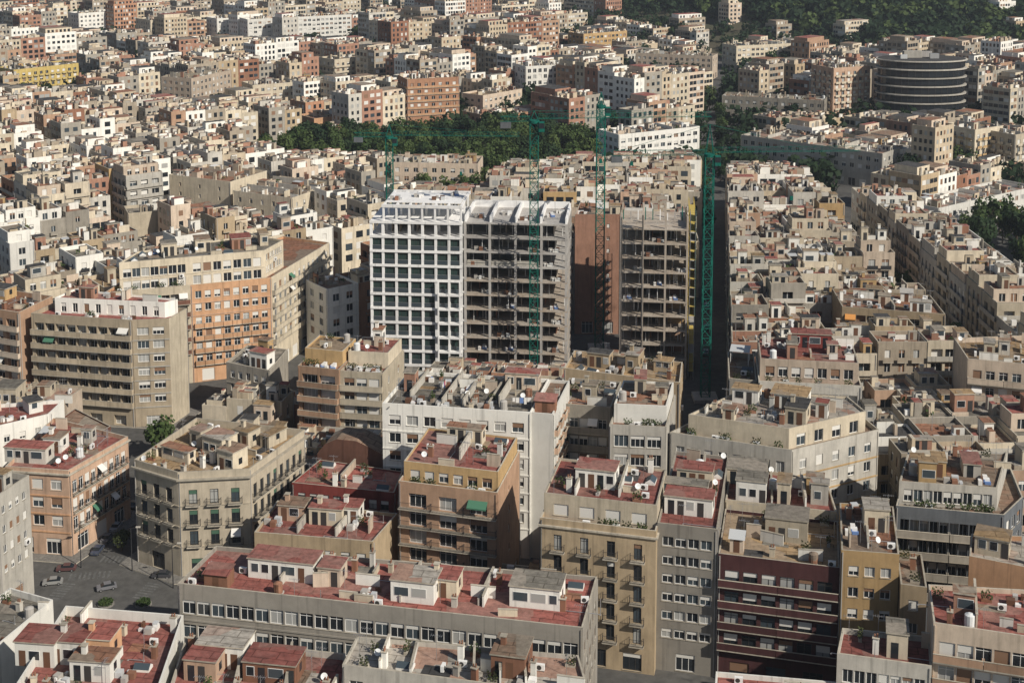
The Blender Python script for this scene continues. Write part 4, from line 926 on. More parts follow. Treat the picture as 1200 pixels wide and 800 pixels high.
# ------------------------------------------------------------------ ground, hill, streets
def hill_h(X, Y):
    w = min(1., max(0., (X+120)/420.)); w = w*w*(3-2*w)
    d = max(0., Y-930.+110*w)
    return d*(.02+.19*w)*min(1., d/120.) + (3*math.sin(X*.021)*math.sin(Y*.017)*min(1., d/80.) if d > 0 else 0)
mb = MB(); mb.face([(-4000,-600,0),(4000,-600,0),(4000,6000,0),(-4000,6000,0)], 'asphalt'); tag(link('ground', mb.mesh('ground')), kind='structure')
mb = MB(); gx = np.linspace(-900, 1500, 61); gy = np.linspace(822, 3000, 81)
for y in gy:
    for x in gx: mb.v.append((float(x), float(y), hill_h(x, y)-.02))
for j in range(80):
    for i in range(60): mb.f.append((j*61+i, j*61+i+1, (j+1)*61+i+1, (j+1)*61+i)); mb.m.append(mb.mi('soil'))
tag(link('hill', mb.mesh('hill')), kind='structure')
def strip(a, b, w):
    L = math.hypot(b[0]-a[0], b[1]-a[1]); n = (-(b[1]-a[1])/L*w, (b[0]-a[0])/L*w)
    return [(a[0]-n[0], a[1]-n[1]), (b[0]-n[0], b[1]-n[1]), (b[0]+n[0], b[1]+n[1]), (a[0]+n[0], a[1]+n[1])]
def AX(Y): return 43.+(Y-285)*.15
occupy(strip((AX(225), 225), (AX(900), 900), 3.6))                         # narrow street by the towers
occupy(strip((94, 235), (94, 425), 5.2)); occupy(strip((94, 425), (180, 540), 5))   # tree-lined street on the right
occupy(PX([(55,720),(205,720),(205,668),(160,640),(150,600),(84,655),(40,700)], 0))       # crossing
occupy(strip(P(150,650,0), P(205,530,0), 3.5)); occupy(strip(P(205,530,0), P(240,485,0), 4.)); occupy(strip(P(240,485,0), P(380,375,0), 5.)); occupy(strip(P(380,375,0), P(440,330,0), 5.))
occupy(strip((-60, 320), (40, 305), 4.))
PARK = PX([(300,172),(352,164),(440,158),(475,160),(600,147),(650,155),(710,172),(712,190),(640,200),(585,208),(560,232),(478,228),(462,210),(430,194),(340,188)], 3)
PARK2 = PX([(1128,285),(1150,258),(1230,262),(1230,322),(1168,318)], 4)
occupy(PARK); occupy(PARK2)
# road sheet with crossing stripes, pavements with kerbs
rp = PX([(60,722),(206,722),(206,690),(160,650),(175,585),(150,590),(95,655),(44,690)], 0)
mb = MB(); mb.face([(*p, .004) for p in rp], 'asphalt'); road = tag(link('road', mb.mesh('road')), kind='structure')
def stripes(x, y, ang, n, L=3.2, w=.5):
    def mk():
        mb = MB(); mb.box(-w/2, w/2, -L/2, L/2, 0, .004, 'paint'); return mb.mesh('crosswalk_stripe')
    me = cached(('cs', L, w), mk); c, s = math.cos(ang), math.sin(ang)
    for i in range(n): d = (i-(n-1)/2)*w*2; link('crosswalk_stripe', me, road, (x+c*d, y+s*d, .006), ang)
stripes(*P(105,674,0), .15, 9, 2.2, .36); stripes(*P(172,692,0), 1.3, 7, 2.2, .36); stripes(*P(72,692,0), 1.4, 7, 2.2, .36); stripes(*P(136,655,0), -.1, 7, 2.2, .36)
def pavement(poly, g):
    o = inset(poly, -g); mb = MB()
    for i in range(len(o)):
        j = (i+1) % len(o)
        mb.face([(*o[i], 0), (*o[j], 0), (*o[j], .13), (*o[i], .13)], 'sill'); mb.face([(*o[i], .13), (*o[j], .13), (*poly[j], .13), (*poly[i], .13)], 'paving')
    tag(link('pavement', mb.mesh('pavement')), kind='structure')
z = zt(553, 208); pavement(PX([(157,538),(208,553),(292,549),(357,503),(230,489)], z), 2.2)
z = zt(550, 215); pavement(PX([(6,546),(80,551),(150,511),(62,489)], z), 2.2)
z = zt(373, 266.7); pavement([P(36,367,z), P(198,373,z), P(219,361,z), P(60,340,z)], 2.)

# ------------------------------------------------------------------ mapped buildings farther off
PROT = []                                             # (x0, x1, lowest visible row, distance): nothing nearer is built up past that row
def far(label, xl, yl, xr, yr, yb, depth, wm, rm='roof_grey', lod=1, nh=2, cat='building', name='apartment_building', dens=.8, **sp):
    t = H/-ray(600, yb)[2]; z = zt((yl+yr)/2, t); a, b = P(xl, yl, z), P(xr, yr, z)
    L = math.hypot(b[0]-a[0], b[1]-a[1]); n = (-(b[1]-a[1])/L*depth, (b[0]-a[0])/L*depth)
    PROT.append((xl-2-depth*1600/t*.35, xr+1, yb-.22*(yb-yl), a[1])); s = dict(fh=3., w=1.5, h=1.5, bay=3., top=1.2); s.update(sp)
    return building(name, label, [a, b, (b[0]+n[0], b[1]+n[1]), (a[0]+n[0], a[1]+n[1])], z, wm, rm, {'*': s}, lod, cat, nh=nh, dens=dens)
far('white hotel-like slab with seven rows of dark windows near the top edge', 290, 23, 412, 17, 57, 16, 'white', w=2.)
far('cream slab with dark windows left of the white hotel-like slab', 176, 24, 236, 20, 54, 22, 'cream')
far('white slab with small windows and dark shaded flank at upper left', 92, 16, 151, 12, 46, 16, 'white')
far('narrow white block between the cream slab and the white hotel-like slab', 254, 22, 286, 20, 54, 16, 'white')
far('bright yellow block with dark window rows above the trees at upper left', 16, 82, 92, 74, 116, 16, 'yellow', balc='each', rail='solid')
far('orange-brown tower with white blinds at the edge of the green park', 477, 93, 538, 90, 154, 15, 'rust', 'roof_terracotta', balc='band', rail='solid', bmat='orange', bd=.4)
far('low orange school-like block with long dark flank beside the park', 368, 139, 437, 131, 156, 14, 'orange', 'roof_terracotta', w=1.2, bay=2.2)
far('dark-windowed white block with heavy piers above the park', 616, 78, 668, 75, 122, 16, 'white', w=1.7, h=2., bay=2.6)
far('long white block with two rows of square windows behind the tall crane', 725, 158, 820, 148, 196, 14, 'white', w=1.9)
far('tall salmon brick tower with stacked balconies beside the round dark tower', 977, 80, 1020, 77, 144, 16, 'salmon', 'roof_terracotta', balc='each', rail='solid', bmat='cream')
far('long dark shaded block left of the salmon brick tower', 846, 112, 966, 118, 146, 12, 'grey', 'roof_dusty')
far('white curved-front block with ribbon windows under the round dark tower', 1038, 178, 1100, 168, 214, 15, 'white', 'roof_pale', w=2.2, bay=2.7)
far('long shaded roof block leading up to the white curved-front block', 868, 158, 1034, 180, 212, 15, 'palegrey', 'roof_pale', nh=6)
far('beige tower with yellow window bands near right edge', 1143, 152, 1176, 147, 206, 15, 'cream', balc='each', rail='solid', bmat='ochre')
far('second beige tower with shaded flank cut by right edge', 1190, 158, 1230, 152, 208, 15, 'beige', balc='each', rail='solid', bmat='cream')
far('white stepped building with low wing in front of the dark trees at right', 1100, 244, 1215, 218, 262, 13, 'white', 'roof_pale')
far('cream terraced block with dark window rows below the wooded hill', 863, 54, 944, 50, 82, 16, 'cream', w=2.)
far('stepped ochre block with shaded arcades near the wood at top', 684, 40, 735, 36, 66, 16, 'ochre', w=2.)
far('long cream block with two window rows in the upper left quarter', 296, 100, 388, 93, 126, 15, 'cream', 'roof_pale')
far('pinkish white block with dark flank in the upper left quarter', 224, 92, 271, 82, 130, 17, 'pink')
far('stepped blank beige party wall among the dense left-hand roofs', 150, 250, 230, 243, 300, 10, 'beige', 'roof_grey', nh=1, name='party_wall_house', skip=tuple(range(50)))
far('tan block with blank sunlit end and dark street front in the left half', 270, 213, 313, 200, 268, 24, 'cream', 'roof_terracotta', w=.8, h=1.2, bay=6)
far('tan block with rows of small windows and dark flank left of white tower', 342, 232, 396, 214, 278, 22, 'cream', 'roof_dusty', w=1., bay=3.5)
far('cream house with white rooftop room at the near edge of the park', 458, 190, 560, 192, 236, 14, 'pink', 'roof_pale', nh=3)
far('pale balcony block left of the orange-brown tower', 392, 70, 452, 64, 104, 15, 'cream', balc='band', rail='solid')
far('pale low block with pink windows at the street end under the hill', 745, 62, 835, 66, 92, 13, 'pink')
far('peach stepped house right of the orange-brown tower', 566, 112, 612, 104, 140, 13, 'pink', 'roof_ochre')
def round_tower():
    X, Y = P(1077, 150, 0); X *= 1+12/Y; Y += 12; R = 19.8
    root = tag(link('office_tower', None, None, (X, Y, 0)), 'round dark glass tower ringed by pale floor bands', 'building'); k = 40; off = (X, Y, 0); nf = 8
    occupy([(X+R*math.cos(2*math.pi*i/12), Y+R*math.sin(2*math.pi*i/12)) for i in range(12)], 2)
    root.scale = (1, .62, 1)
    for i in range(nf):
        z0 = 3.75*i; rr = R+.5
        mb = MB(); mb.cyl(0, 0, z0+2.95, z0+3.4, rr, 'palegrey', k); mb.cyl(0, 0, z0+2.85, z0+2.9, rr, 'palegrey', k); link('floor_band', mb.mesh('floor_band'), root)
        mb = MB(); mb.cyl(0, 0, z0+(0 if i == 0 else .0), z0+2.88, rr-1.1, 'glass', k); g = link('window_band', mb.mesh('window_band'), root)
        mb = MB()
        for q in range(k): a = 2*math.pi*q/k; mb.obox(((rr-1.05)*math.cos(a), (rr-1.05)*math.sin(a)), (-math.sin(a), math.cos(a)), (math.cos(a), math.sin(a)), -.07, .07, 0, .1, z0, z0+2.88, 'frame_dark')
        link('mullion', mb.mesh('mullion'), g)['kind'] = 'stuff'
    mb = MB(); mb.cyl(0, 0, 29.66, 29.8, R-.3, 'roof_dark', k); link('roof', mb.mesh('roof'), root)
    for i, (x, y, w, h) in enumerate([(-4, 2, 8, 3), (5, -3, 4, 2.2), (3, 6, 5, 2.5), (-9, -5, 3, 1.8)]):
        mb = MB(); mb.box(x-w/2, x+w/2, y-w/3, y+w/3, 29.81, 29.81+h, ['palegrey','metal','concrete','sheet'][i]); link('plant_room', mb.mesh('plant_room'), root)
round_tower()
PROT += [(433, 668, 438, 286), (722, 812, 425, 286), (806, 850, 462, 250), (1022, 1132, 140, 596), (300, 345, 176, 540), (345, 440, 186, 530), (440, 482, 178, 520), (482, 560, 214, 430), (560, 585, 206, 500), (585, 640, 196, 520), (640, 712, 190, 540), (865, 1210, 48, 830), (690, 865, 12, 900), (600, 690, 66, 700), (720, 800, 44, 800), (430, 480, 46, 800), (20, 100, 120, 560), (225, 290, 196, 420), (920, 960, 74, 640), (140, 235, 112, 560), (836, 866, 150, 900), (0, 50, 14, 950)]

# ------------------------------------------------------------------ the dense city between
LOTS = []
NAMED = {'rust':'rust-coloured','taupe':'taupe','sand':'tan','cream':'cream','beige':'beige','white':'white','pink':'pinkish','palegrey':'pale grey','stone':'sand-coloured','ochre':'ochre','salmon':'salmon','grey':'grey','tanbrick':'tan brick','rosebrick':'rose brick','brick':'red brick','khaki':'khaki','yellow':'yellow','orange':'orange'}
RNAMED = {'roof_red':'red','roof_terracotta':'terracotta','roof_dusty':'dusty','roof_grey':'grey','roof_pale':'pale','roof_ochre':'ochre','roof_dark':'dark'}
WP = ['cream']*5+['beige']*4+['white']*10+['pink']*2+['palegrey']*6+['taupe']*4+['sand']*3+['stone']*3+['ochre','salmon']+['grey']*5+['tanbrick']*2+['brick','brick','khaki','rust','rosebrick','rosebrick']
RP = ['roof_red']*4+['roof_terracotta']*5+['roof_dusty']*6+['roof_grey']*6+['roof_pale']+['roof_ochre']*2+['roof_dark']*3
def seen(x, y, z=15):
    if y < 20: return False
    a, b, s = proj(x, y, z); return -50 < a < 1250 and -25 < b < 880
def lot(poly, z, rng, z0=0., far_=False, wm=None, rm=None):
    cx = sum(p[0] for p in poly)/len(poly); cy = sum(p[1] for p in poly)/len(poly)
    if not seen(cx, cy, z): return False
    pr = [proj(p[0], p[1], z)[0] for p in poly]; lo, hi = min(pr), max(pr)
    for x0, x1, yl, yp in PROT:
        if cy < yp-3 and hi > x0+2 and lo < x1-2:
            q = ray(600, yl); z = min(z, H+min(p[1] for p in poly)*q[2]/q[1]-z0)
    if z < 5 or taken(poly) > .06: return False
    occupy(poly); LOTS.append((cy, poly, z, z0, wm or rng.choice(WP), rm or rng.choice(RP), rng.randrange(1 << 30))); return True
def grid(b, p0, p1, q0, q1, wr, dr, zr, rows, gap, cross, cgap, test, rng, jit=1., skip=.05, z0f=None):
    """rows of party-walled houses along streets turned by b"""
    c, s = math.cos(b), math.sin(b); q = q0; r = 0; base = rng.uniform(*zr)
    while q < q1:
        d = rng.uniform(*dr); p = p0; nx = p0+cross*rng.uniform(.7, 1.2)
        while p < p1:
            w = rng.uniform(*wr)
            if p > nx: p += cgap; nx = p+cross*rng.uniform(.7, 1.2); base = rng.uniform(*zr)
            if rng.random() > skip:
                j = rng.uniform(-jit, jit); x0, x1, y0, y1 = p, p+w-.04, q+j*.3, q+d-.04+j*.3
                poly = [(x*c-y*s, x*s+y*c) for x, y in ((x0,y0),(x1,y0),(x1,y1),(x0,y1))]
                cx, cy = sum(a[0] for a in poly)/4, sum(a[1] for a in poly)/4
                if test(cx, cy): lot(poly, max(5., .3*base+.7*rng.uniform(*zr)), rng, z0f(cx, cy) if z0f else 0.)
            p += w
        q += d; r += 1
        if r % rows == 0: q += gap
rg = random.Random(11)
# wedge between the two streets right of the towers
Y = 252.
while Y < 440:
    d = rg.uniform(5, 8.5); x0 = AX(Y)+3.9; x1 = 88.6; wt = x1-x0; n = max(1, round(wt/8.5))
    if wt < 6: break
    cuts = [x0+wt*(i+(rg.uniform(-.15, .15) if 0 < i < n else 0))/n for i in range(n+1)]
    for i in range(n):
        sh = .15*d if i == 0 else 0
        lot([(cuts[i], Y), (cuts[i+1]-.04, Y), (cuts[i+1]-.04, Y+d-.05), (cuts[i]+sh, Y+d-.05)], rg.uniform(14.5, 22.5), rg, rm=rg.choice(['roof_red','roof_terracotta','roof_dusty','roof_terracotta','roof_red','roof_grey']))
    Y += d
# row beyond the tree-lined street
Y = 238.
while Y < 392:
    d = rg.uniform(8, 13); lot([(99.5, Y), (108.5, Y), (108.5, Y+d-.05), (99.5, Y+d-.05)], rg.uniform(18, 21), rg, wm=rg.choice(['grey','palegrey','beige']), rm=rg.choice(['roof_grey','roof_pale','roof_grey','roof_dusty'])); lot([(108.6, Y), (118, Y), (118, Y+d-.05), (108.6, Y+d-.05)], rg.uniform(15, 20), rg, wm=rg.choice(['white','palegrey']), rm=rg.choice(['roof_grey','roof_pale'])); Y += d
# tangled yards at right, between corner blocks
grid(.05, 44, 112, 196, 262, (5.5, 9), (5.5, 8), (13, 18.5), 99, 0, 999, 0, lambda x, y: x > 45, rg, .5, .05)
# low yards between the foreground blocks
grid(-.2, -120, 70, 120, 330, (5, 8), (5, 8), (5, 9.5), 99, 0, 999, 0, lambda x, y: y < 280-max(0, -x-30)*.3 and y > 182 and not (-72 < x < -44 and y < 202) and not (8 < x < 26 and y < 178), rg, .4, .15)
# behind the towers
grid(-.06, -60, 75, 300, 470, (5.5, 9.5), (6, 9.5), (14, 21.5), 4, 6, 48, 5, lambda x, y: x < AX(y)-4 and x > -24-(y-310)*.05 and y > 308, rg)
def blocks(b, p0, p1, q0, q1, bw, bd, th, st, zr, lw, test, rng, z0f=None, drop=.08, pal=None, yard=.5):
    """perimeter blocks of party-walled houses round a yard, streets of width st between them"""
    c, s = math.cos(b), math.sin(b); q = q0
    def put_lot(x0, x1, y0, y1, z):
        poly = [(x*c-y*s, x*s+y*c) for x, y in ((x0,y0),(x1,y0),(x1,y1),(x0,y1))]; cx, cy = sum(a[0] for a in poly)/4, sum(a[1] for a in poly)/4
        if x1-x0 > 3 and y1-y0 > 3 and test(cx, cy): lot(poly, z, rng, z0f(cx, cy) if z0f else 0., wm=rng.choice(pal) if pal else None, rm=rng.choice(['roof_dusty','roof_grey','roof_dark','roof_dark','roof_terracotta','roof_red']) if pal else None)
    while q < q1:
        D = rng.uniform(*bd); p = p0+rng.uniform(0, 25)
        while p < p1:
            B = rng.uniform(*bw); base = rng.uniform(*zr); t = rng.uniform(*th)
            def run(a0, a1, fn):
                a = a0
                while a < a1-3:
                    w = rng.uniform(*lw); w = w if a1-a-w > 5 else a1-a
                    if rng.random() > drop: fn(a, a+w-.04, max(6., base+rng.uniform(-3.2, 2.6)))
                    a += w
            run(p, p+B, lambda a, e, z: put_lot(a, e, q, q+t-.04, z))
            run(p, p+B, lambda a, e, z: put_lot(a, e, q+D-t, q+D, z))
            run(q+t, q+D-t, lambda a, e, z: put_lot(p, p+t-.04, a, e, z))
            run(q+t, q+D-t, lambda a, e, z: put_lot(p+B-t, p+B, a, e, z))
            if D > 2*t+8:
                for k in range(4):
                    if rng.random() < yard:
                        x = rng.uniform(p+t, max(p+t+.1, p+B-t-9)); y = rng.uniform(q+t, max(q+t+.1, q+D-t-8)); put_lot(x, x+rng.uniform(6, 9), y, y+rng.uniform(5, 8), rng.uniform(5, 9))
            p += B+st
        q += D+st
FARP = ['beige']*4+['taupe']*6+['grey']*5+['sand']*4+['cream']*2+['palegrey']*2+['rosebrick']*3+['tanbrick']*3+['brick','brick','rust','khaki','pink','stone']+['white']*4
# dense left half
blocks(.66, -200, 480, 120, 700, (26, 44), (24, 36), (9, 11.5), 7., (13, 21), (5, 8.5), lambda x, y: x < -18+max(0,y-520)*.5 and 282 < y < 545, rg, None, .04)
# farther quarters
blocks(.72, -100, 950, 0, 1000, (40, 62), (38, 56), (11, 13), 15, (10, 25), (6, 12), lambda x, y: 430 < y < 740, rg, None, .09, FARP, .2)
blocks(.74, 0, 1250, 100, 1300, (44, 70), (44, 62), (11.5, 14), 18, (9, 25), (9, 20), lambda x, y: 740 <= y < 1010-max(0, min(x-20, 190))*1.0, rg, None, .12, FARP, .2)
blocks(.68, -200, 1200, 400, 1700, (44, 70), (44, 62), (12, 14), 16, (11, 19), (14, 30), lambda x, y: 1000 < y < 1330 and x < 60+rg.uniform(-60, 60), rg, hill_h, .3, FARP, .1)
grid(.5, 0, 1100, 300, 1300, (10, 24), (10, 13), (9, 17), 2, 14, 70, 14, lambda x, y: 860 < y < 1150 and x > 40, rg, 2., .82, hill_h)
LOTS.sort(key=lambda l: -proj(sum(p[0] for p in l[1])/4, l[0], l[2])[2]*math.sqrt(abs(area(l[1]))*1.+l[2]*8))
MAXN = 300-NB[0]-3
ORD = ['first','second','third','fourth','fifth','sixth','seventh','eighth','ninth','tenth','eleventh','twelfth','thirteenth','fourteenth','fifteenth','sixteenth','seventeenth','eighteenth']
NUMW = ['one','two','three','four','five','six','seven','eight','nine']
def region(x, y):
    a, b, _ = proj(x, y, 12)
    if y < 290 and x < -20: return 'around the stone corner block'
    if y < 262 and x > 40: return 'in the tangled yards at right'
    if y < 285: return 'amid the foreground yards'
    if x > 97 and y < 400: return 'beyond the tree-lined street'
    if x > AX(y) and y < 450: return 'right of the street crane'
    if x > -30 and y < 470: return 'behind the unfinished towers'
    if x <= -18 and y < 350: return 'behind the orange block'
    if a < 230 and y < 560: return 'in the crowded left quarter'
    if a < 460 and y < 560: return 'left of the park'
    if a > 840: return 'near the round dark tower'
    return 'beyond the park'
lots_near, lots_far = LOTS[:MAXN], LOTS[MAXN:]
groups = {}
for l in lots_near:
    cx = sum(p[0] for p in l[1])/len(l[1]); st = max(1, min(9, round((l[2]-1)/2.9)))
    key = (NAMED[l[4]], st, RNAMED[l[5]], region(cx, l[0])); groups.setdefault(key, []).append((proj(cx, l[0], l[2])[0], l))
labels = {}
for (c, st, r, reg), ls in groups.items():
    ls.sort(key=lambda q: q[0])
    for i, (_, l) in enumerate(ls):
        base = '%s %s-storey house, %s roof, %s' % (c, NUMW[st-1], r, reg)
        labels[id(l)] = base if len(ls) == 1 else base + ', %s from the left' % ORD[min(i, 17)]
def rand_spec(rng, wm):
    s = dict(fh=rng.uniform(2.75, 3.1), w=rng.choice([1.1, 1.3, 1.6]), h=rng.choice([1.4, 1.6, 1.9]), bay=rng.uniform(2.3, 3.1), top=1.1, ledge=rng.random() < .4)
    k = rng.random()
    if k < .42: s.update(balc='band', rail='solid', bmat=rng.choice([wm, 'palegrey', wm]), bd=.5, rec=rng.uniform(.6, 1.1), w=2.2, bay=rng.uniform(2.5, 3.2), h=2.)
    elif k < .7: s.update(balc='each', rail=rng.choice(['iron', 'solid']), bmat=wm, bd=.7)
    return s
for l in lots_near:
    cy, poly, z, z0, wm, rm, seed = l; rng = random.Random(seed); s = rand_spec(rng, wm); L = math.hypot(poly[3][0]-poly[0][0], poly[3][1]-poly[0][1])
    at_ = None
    if z > 12 and L > 7.5 and rng.random() < .5:
        at_ = (shrink(poly, rng.uniform(1.8, 3.2), .25, .25), z+rng.uniform(1.9, 2.6), {0: dict(fh=2.4, w=1.3, h=1.7, sill=.2, bay=2.1, top=.45), 1: dict(fh=2.4, w=1., h=1.4, bay=3, top=.45)}, rng.choice(['white', 'cream', 'pink', wm]), rng.choice(RP))
    building('apartment_house' if z > 11 else 'yard_house', labels[id(l)], poly, z, wm, rm, {'*': s}, 1 if cy < 470 else 2, 'building', 'houses of the dense old quarter', par=rng.choice([.5, .8, 1.]), attic=at_, nh=rng.choice([0, 1, 1, 2]), dens=2.2 if cy < 470 else 1.2, seed=seed)
# everything beyond the 300 largest, one mass
mb = MB(); gl = MB()
for cy, poly, z, z0, wm, rm, seed in lots_far:
    rng = random.Random(seed); s = rand_spec(rng, wm); s['balc'] = None; s['bay'] = rng.uniform(1.9, 2.7); s['w'] = rng.choice([1.1, 1.3, 1.7, 2.1]); s['h'] = rng.choice([1.5, 1.8])
    for i in range(4):
        A, B = poly[i], poly[(i+1) % 4]; L = math.hypot(B[0]-A[0], B[1]-A[1]); nx, ny = (B[1]-A[1])/L, -(B[0]-A[0])/L; mx, my = (A[0]+B[0])/2, (A[1]+B[1])/2
        facade(mb, mb, None, None, A, B, z0-1 if z0 else 0, z0+z, s if (-mx*nx-my*ny) > 0 and cy < 1150 else None, wm, rng, 2)
    ins = inset(poly, .22); zz = z0+z
    for i in range(4):
        j = (i+1) % 4; mb.face([(*poly[i], zz), (*poly[j], zz), (*ins[j], zz), (*ins[i], zz)], 'sill'); mb.face([(*ins[i], zz), (*ins[j], zz), (*ins[j], zz-.8), (*ins[i], zz-.8)], wm)
    mb.face([(*p, zz-.78) for p in ins], rm)
    u = ((poly[1][0]-poly[0][0]), (poly[1][1]-poly[0][1])); L = math.hypot(*u); u = (u[0]/L, u[1]/L); v = (-u[1], u[0]); D = math.hypot(poly[3][0]-poly[0][0], poly[3][1]-poly[0][1])
    for k in range(rng.randrange(10, 20)):
        w = rng.uniform(.7, 1.8)**2; d = rng.uniform(.7, 1.6)**2; h = rng.uniform(.5, 2.6); a = rng.uniform(.5, max(.6, L-w-.5)); b = rng.uniform(.5, max(.6, D-d-.5))
        mb.obox(poly[0], u, (-v[0], -v[1]), a, min(a+w, L-.3), -min(b+d, D-.3), -b, zz-.76+k*.002, zz-.76+h, rng.choice(['white','cream','sand','taupe','palegrey','rosebrick','grey']), False, rng.choice(['roof_red','roof_grey','roof_dusty','roof_terracotta','roof_dark']))
    if rng.random() < .5 and L > 9:
        am = rng.choice(['white','cream','pink',wm]); q = shrink(poly, 2.5, 1., 1.5); zr = zz+rng.uniform(1.8, 2.4)
        for i in range(4): facade(mb, mb, None, None, q[i], q[(i+1) % 4], zz-.77, zr, dict(fh=2.4, w=1.4, h=1.6, sill=.3, bay=2.3, top=.3, gh=0) if i in (0, 1) else None, am, rng, 2)
        mb.face([(*p, zr) for p in q], rm)
o = tag(link('distant_buildings', mb.mesh('distant_buildings')), 'far mass of flat-roofed apartment houses spreading to the hill', 'buildings', kind='stuff')
print('LOTS', len(LOTS), 'near', len(lots_near), 'NB', NB[0], 'far tris', len(mb.f)*2)

# ------------------------------------------------------------------ trees
def crown_mesh(seed, R, Hh, n, leaf, mat):
    r = random.Random(seed); mb = MB(); lobes = []
    for i in range(9):
        a = r.uniform(0, 6.28); q = R*r.uniform(.15, .62); lobes.append((q*math.cos(a), q*math.sin(a), Hh*r.uniform(.45, .95), R*r.uniform(.35, .6)))
    for i in range(n):
        lx, ly, lz, lr = lobes[r.randrange(9)]; d = Vector((r.gauss(0, 1), r.gauss(0, 1), r.gauss(0, 1))).normalized(); c = Vector((lx, ly, lz))+d*lr*r.uniform(.55, 1.05)*Vector((1, 1, .8)).length/1.6
        nn = (d+Vector((r.gauss(0, .5), r.gauss(0, .5), r.gauss(.3, .5)))).normalized(); x = nn.cross(Vector((r.gauss(0, 1), r.gauss(0, 1), r.gauss(0, 1)))).normalized()*leaf*r.uniform(.6, 1.2); y = nn.cross(x).normalized()*leaf*r.uniform(.5, 1.)
        mb.face([tuple(c+x), tuple(c+y), tuple(c-x), tuple(c-y)], mat)
    return mb.mesh('crown')
def trunk_mesh(seed, Hh, R):
    r = random.Random(seed); mb = MB(); h = Hh*.5; mb.cyl(0, 0, 0, h, .22, 'bark', 7, .14)
    for i in range(5):
        a = 6.28*i/5+r.uniform(-.4, .4); mb.bar((0, 0, h*r.uniform(.7, .98)), (R*.5*math.cos(a), R*.5*math.sin(a), Hh*r.uniform(.65, .85)), .07, 'bark', 5)
    return mb.mesh('trunk')
TV = {}
for m in ('leaf', 'leaf_dark', 'leaf_olive'):
    for k in range(3): TV[m, k] = (crown_mesh(k*7+len(m), 3.4, 7.5, 620, .5, m), trunk_mesh(k, 7.5, 3.4))
def tree(x, y, m, label, group, rng, sc=1., name='broadleaf_tree'):
    s = sc*rng.uniform(.75, 1.25); c, t = TV[m, rng.randrange(3)]
    root = tag(link(name, None, None, (x, y, hill_h(x, y))), label, 'tree', group); root.scale = (s, s, s*rng.uniform(.9, 1.15)); root.rotation_euler = (0, 0, rng.uniform(0, 6.28))
    link('crown', c, root); link('trunk', t, root)
rt = random.Random(5)
def scatter(poly, n, sep, m, label, group, sc=1.):
    xs = [p[0] for p in poly]; ys = [p[1] for p in poly]; pts = []
    for i in range(n*40):
        x, y = rt.uniform(min(xs), max(xs)), rt.uniform(min(ys), max(ys))
        if inside(poly, x, y) and not any(abs(x-q[0][0])+abs(y-q[0][1]) < 60 and inside(inset(q, -1.2), x, y) for q in BPOLY) and all((x-a)**2+(y-b)**2 > sep*sep for a, b in pts):
            pts.append((x, y)); tree(x, y, rt.choice(m), label, group, rt, sc)
            if len(pts) >= n: break
scatter(PARK, 170, 5., ['leaf','leaf','leaf_dark'], 'leafy park tree in the grove behind the white tower', 'park trees behind the white tower', 1.15)
scatter(PARK2, 26, 4.2, ['leaf_dark','leaf'], 'dark leafy tree in the garden at the right edge', 'garden trees at the right edge', 1.1)
S1 = PX([(345,400),(400,400),(400,372),(352,380)], 2)
scatter(S1, 9, 2.6, ['leaf_dark'], 'dark street tree below the curved balcony facade', 'street trees below the curved facade', .9)
for x, y in ((412,396),(420,388),(426,394)): tree(*P(x, y, 1), 'leaf', 'sunlit shrub-like tree at the foot of the white tower', 'trees at the white tower foot', rt, .6)
for i in range(12): tree(94+rt.uniform(-3.5, 3.5), 262+i*12+rt.uniform(-3, 3), 'leaf', 'street tree in the shaded tree-lined street', 'trees of the tree-lined street', rt, 1.15)
for i in range(18): tree(AX(405+i*16)+rt.choice([-2.6, 2.6]), 405+i*16, rt.choice(['leaf','leaf_dark']), 'street tree at the far end of the narrow street', 'trees of the narrow street', rt, .95)
for i in range(0): tree(10+i*4.6, 170.2+rt.uniform(-.6, .6)-i*.9, 'leaf_dark', 'street tree shading the lower street before the khaki block', 'trees of the lower street', rt, .66)
tree(*P(190, 540, 0), 'leaf', 'lone street tree between the pink-brown and stone corner blocks', None, rt, .8)
tree(*P(143, 645, 0), 'leaf_olive', 'thin young street tree at the mouth of the shaded street', None, rt, .45)
for cx_, cy_, n, w in ((60,118,9,45),(255,196,7,32),(200,112,8,40),(640,70,10,45),(760,48,9,45),(452,42,8,30),(935,72,9,35),(850,60,8,12),(1085,205,5,30),(560,55,7,30),(1160,190,5,35),(300,180,4,20)):
    for i in range(n):
        x, y = P(cx_+rt.uniform(-w, w), cy_+rt.uniform(-5, 5), 4)
        if not OCC[min(OH-1, max(0, int(y-OY))), min(OW-1, max(0, int(x-OX)))]: tree(x, y, rt.choice(['leaf','leaf_dark']), 'tree rising between distant apartment houses', 'trees between distant houses', rt, 1.2)
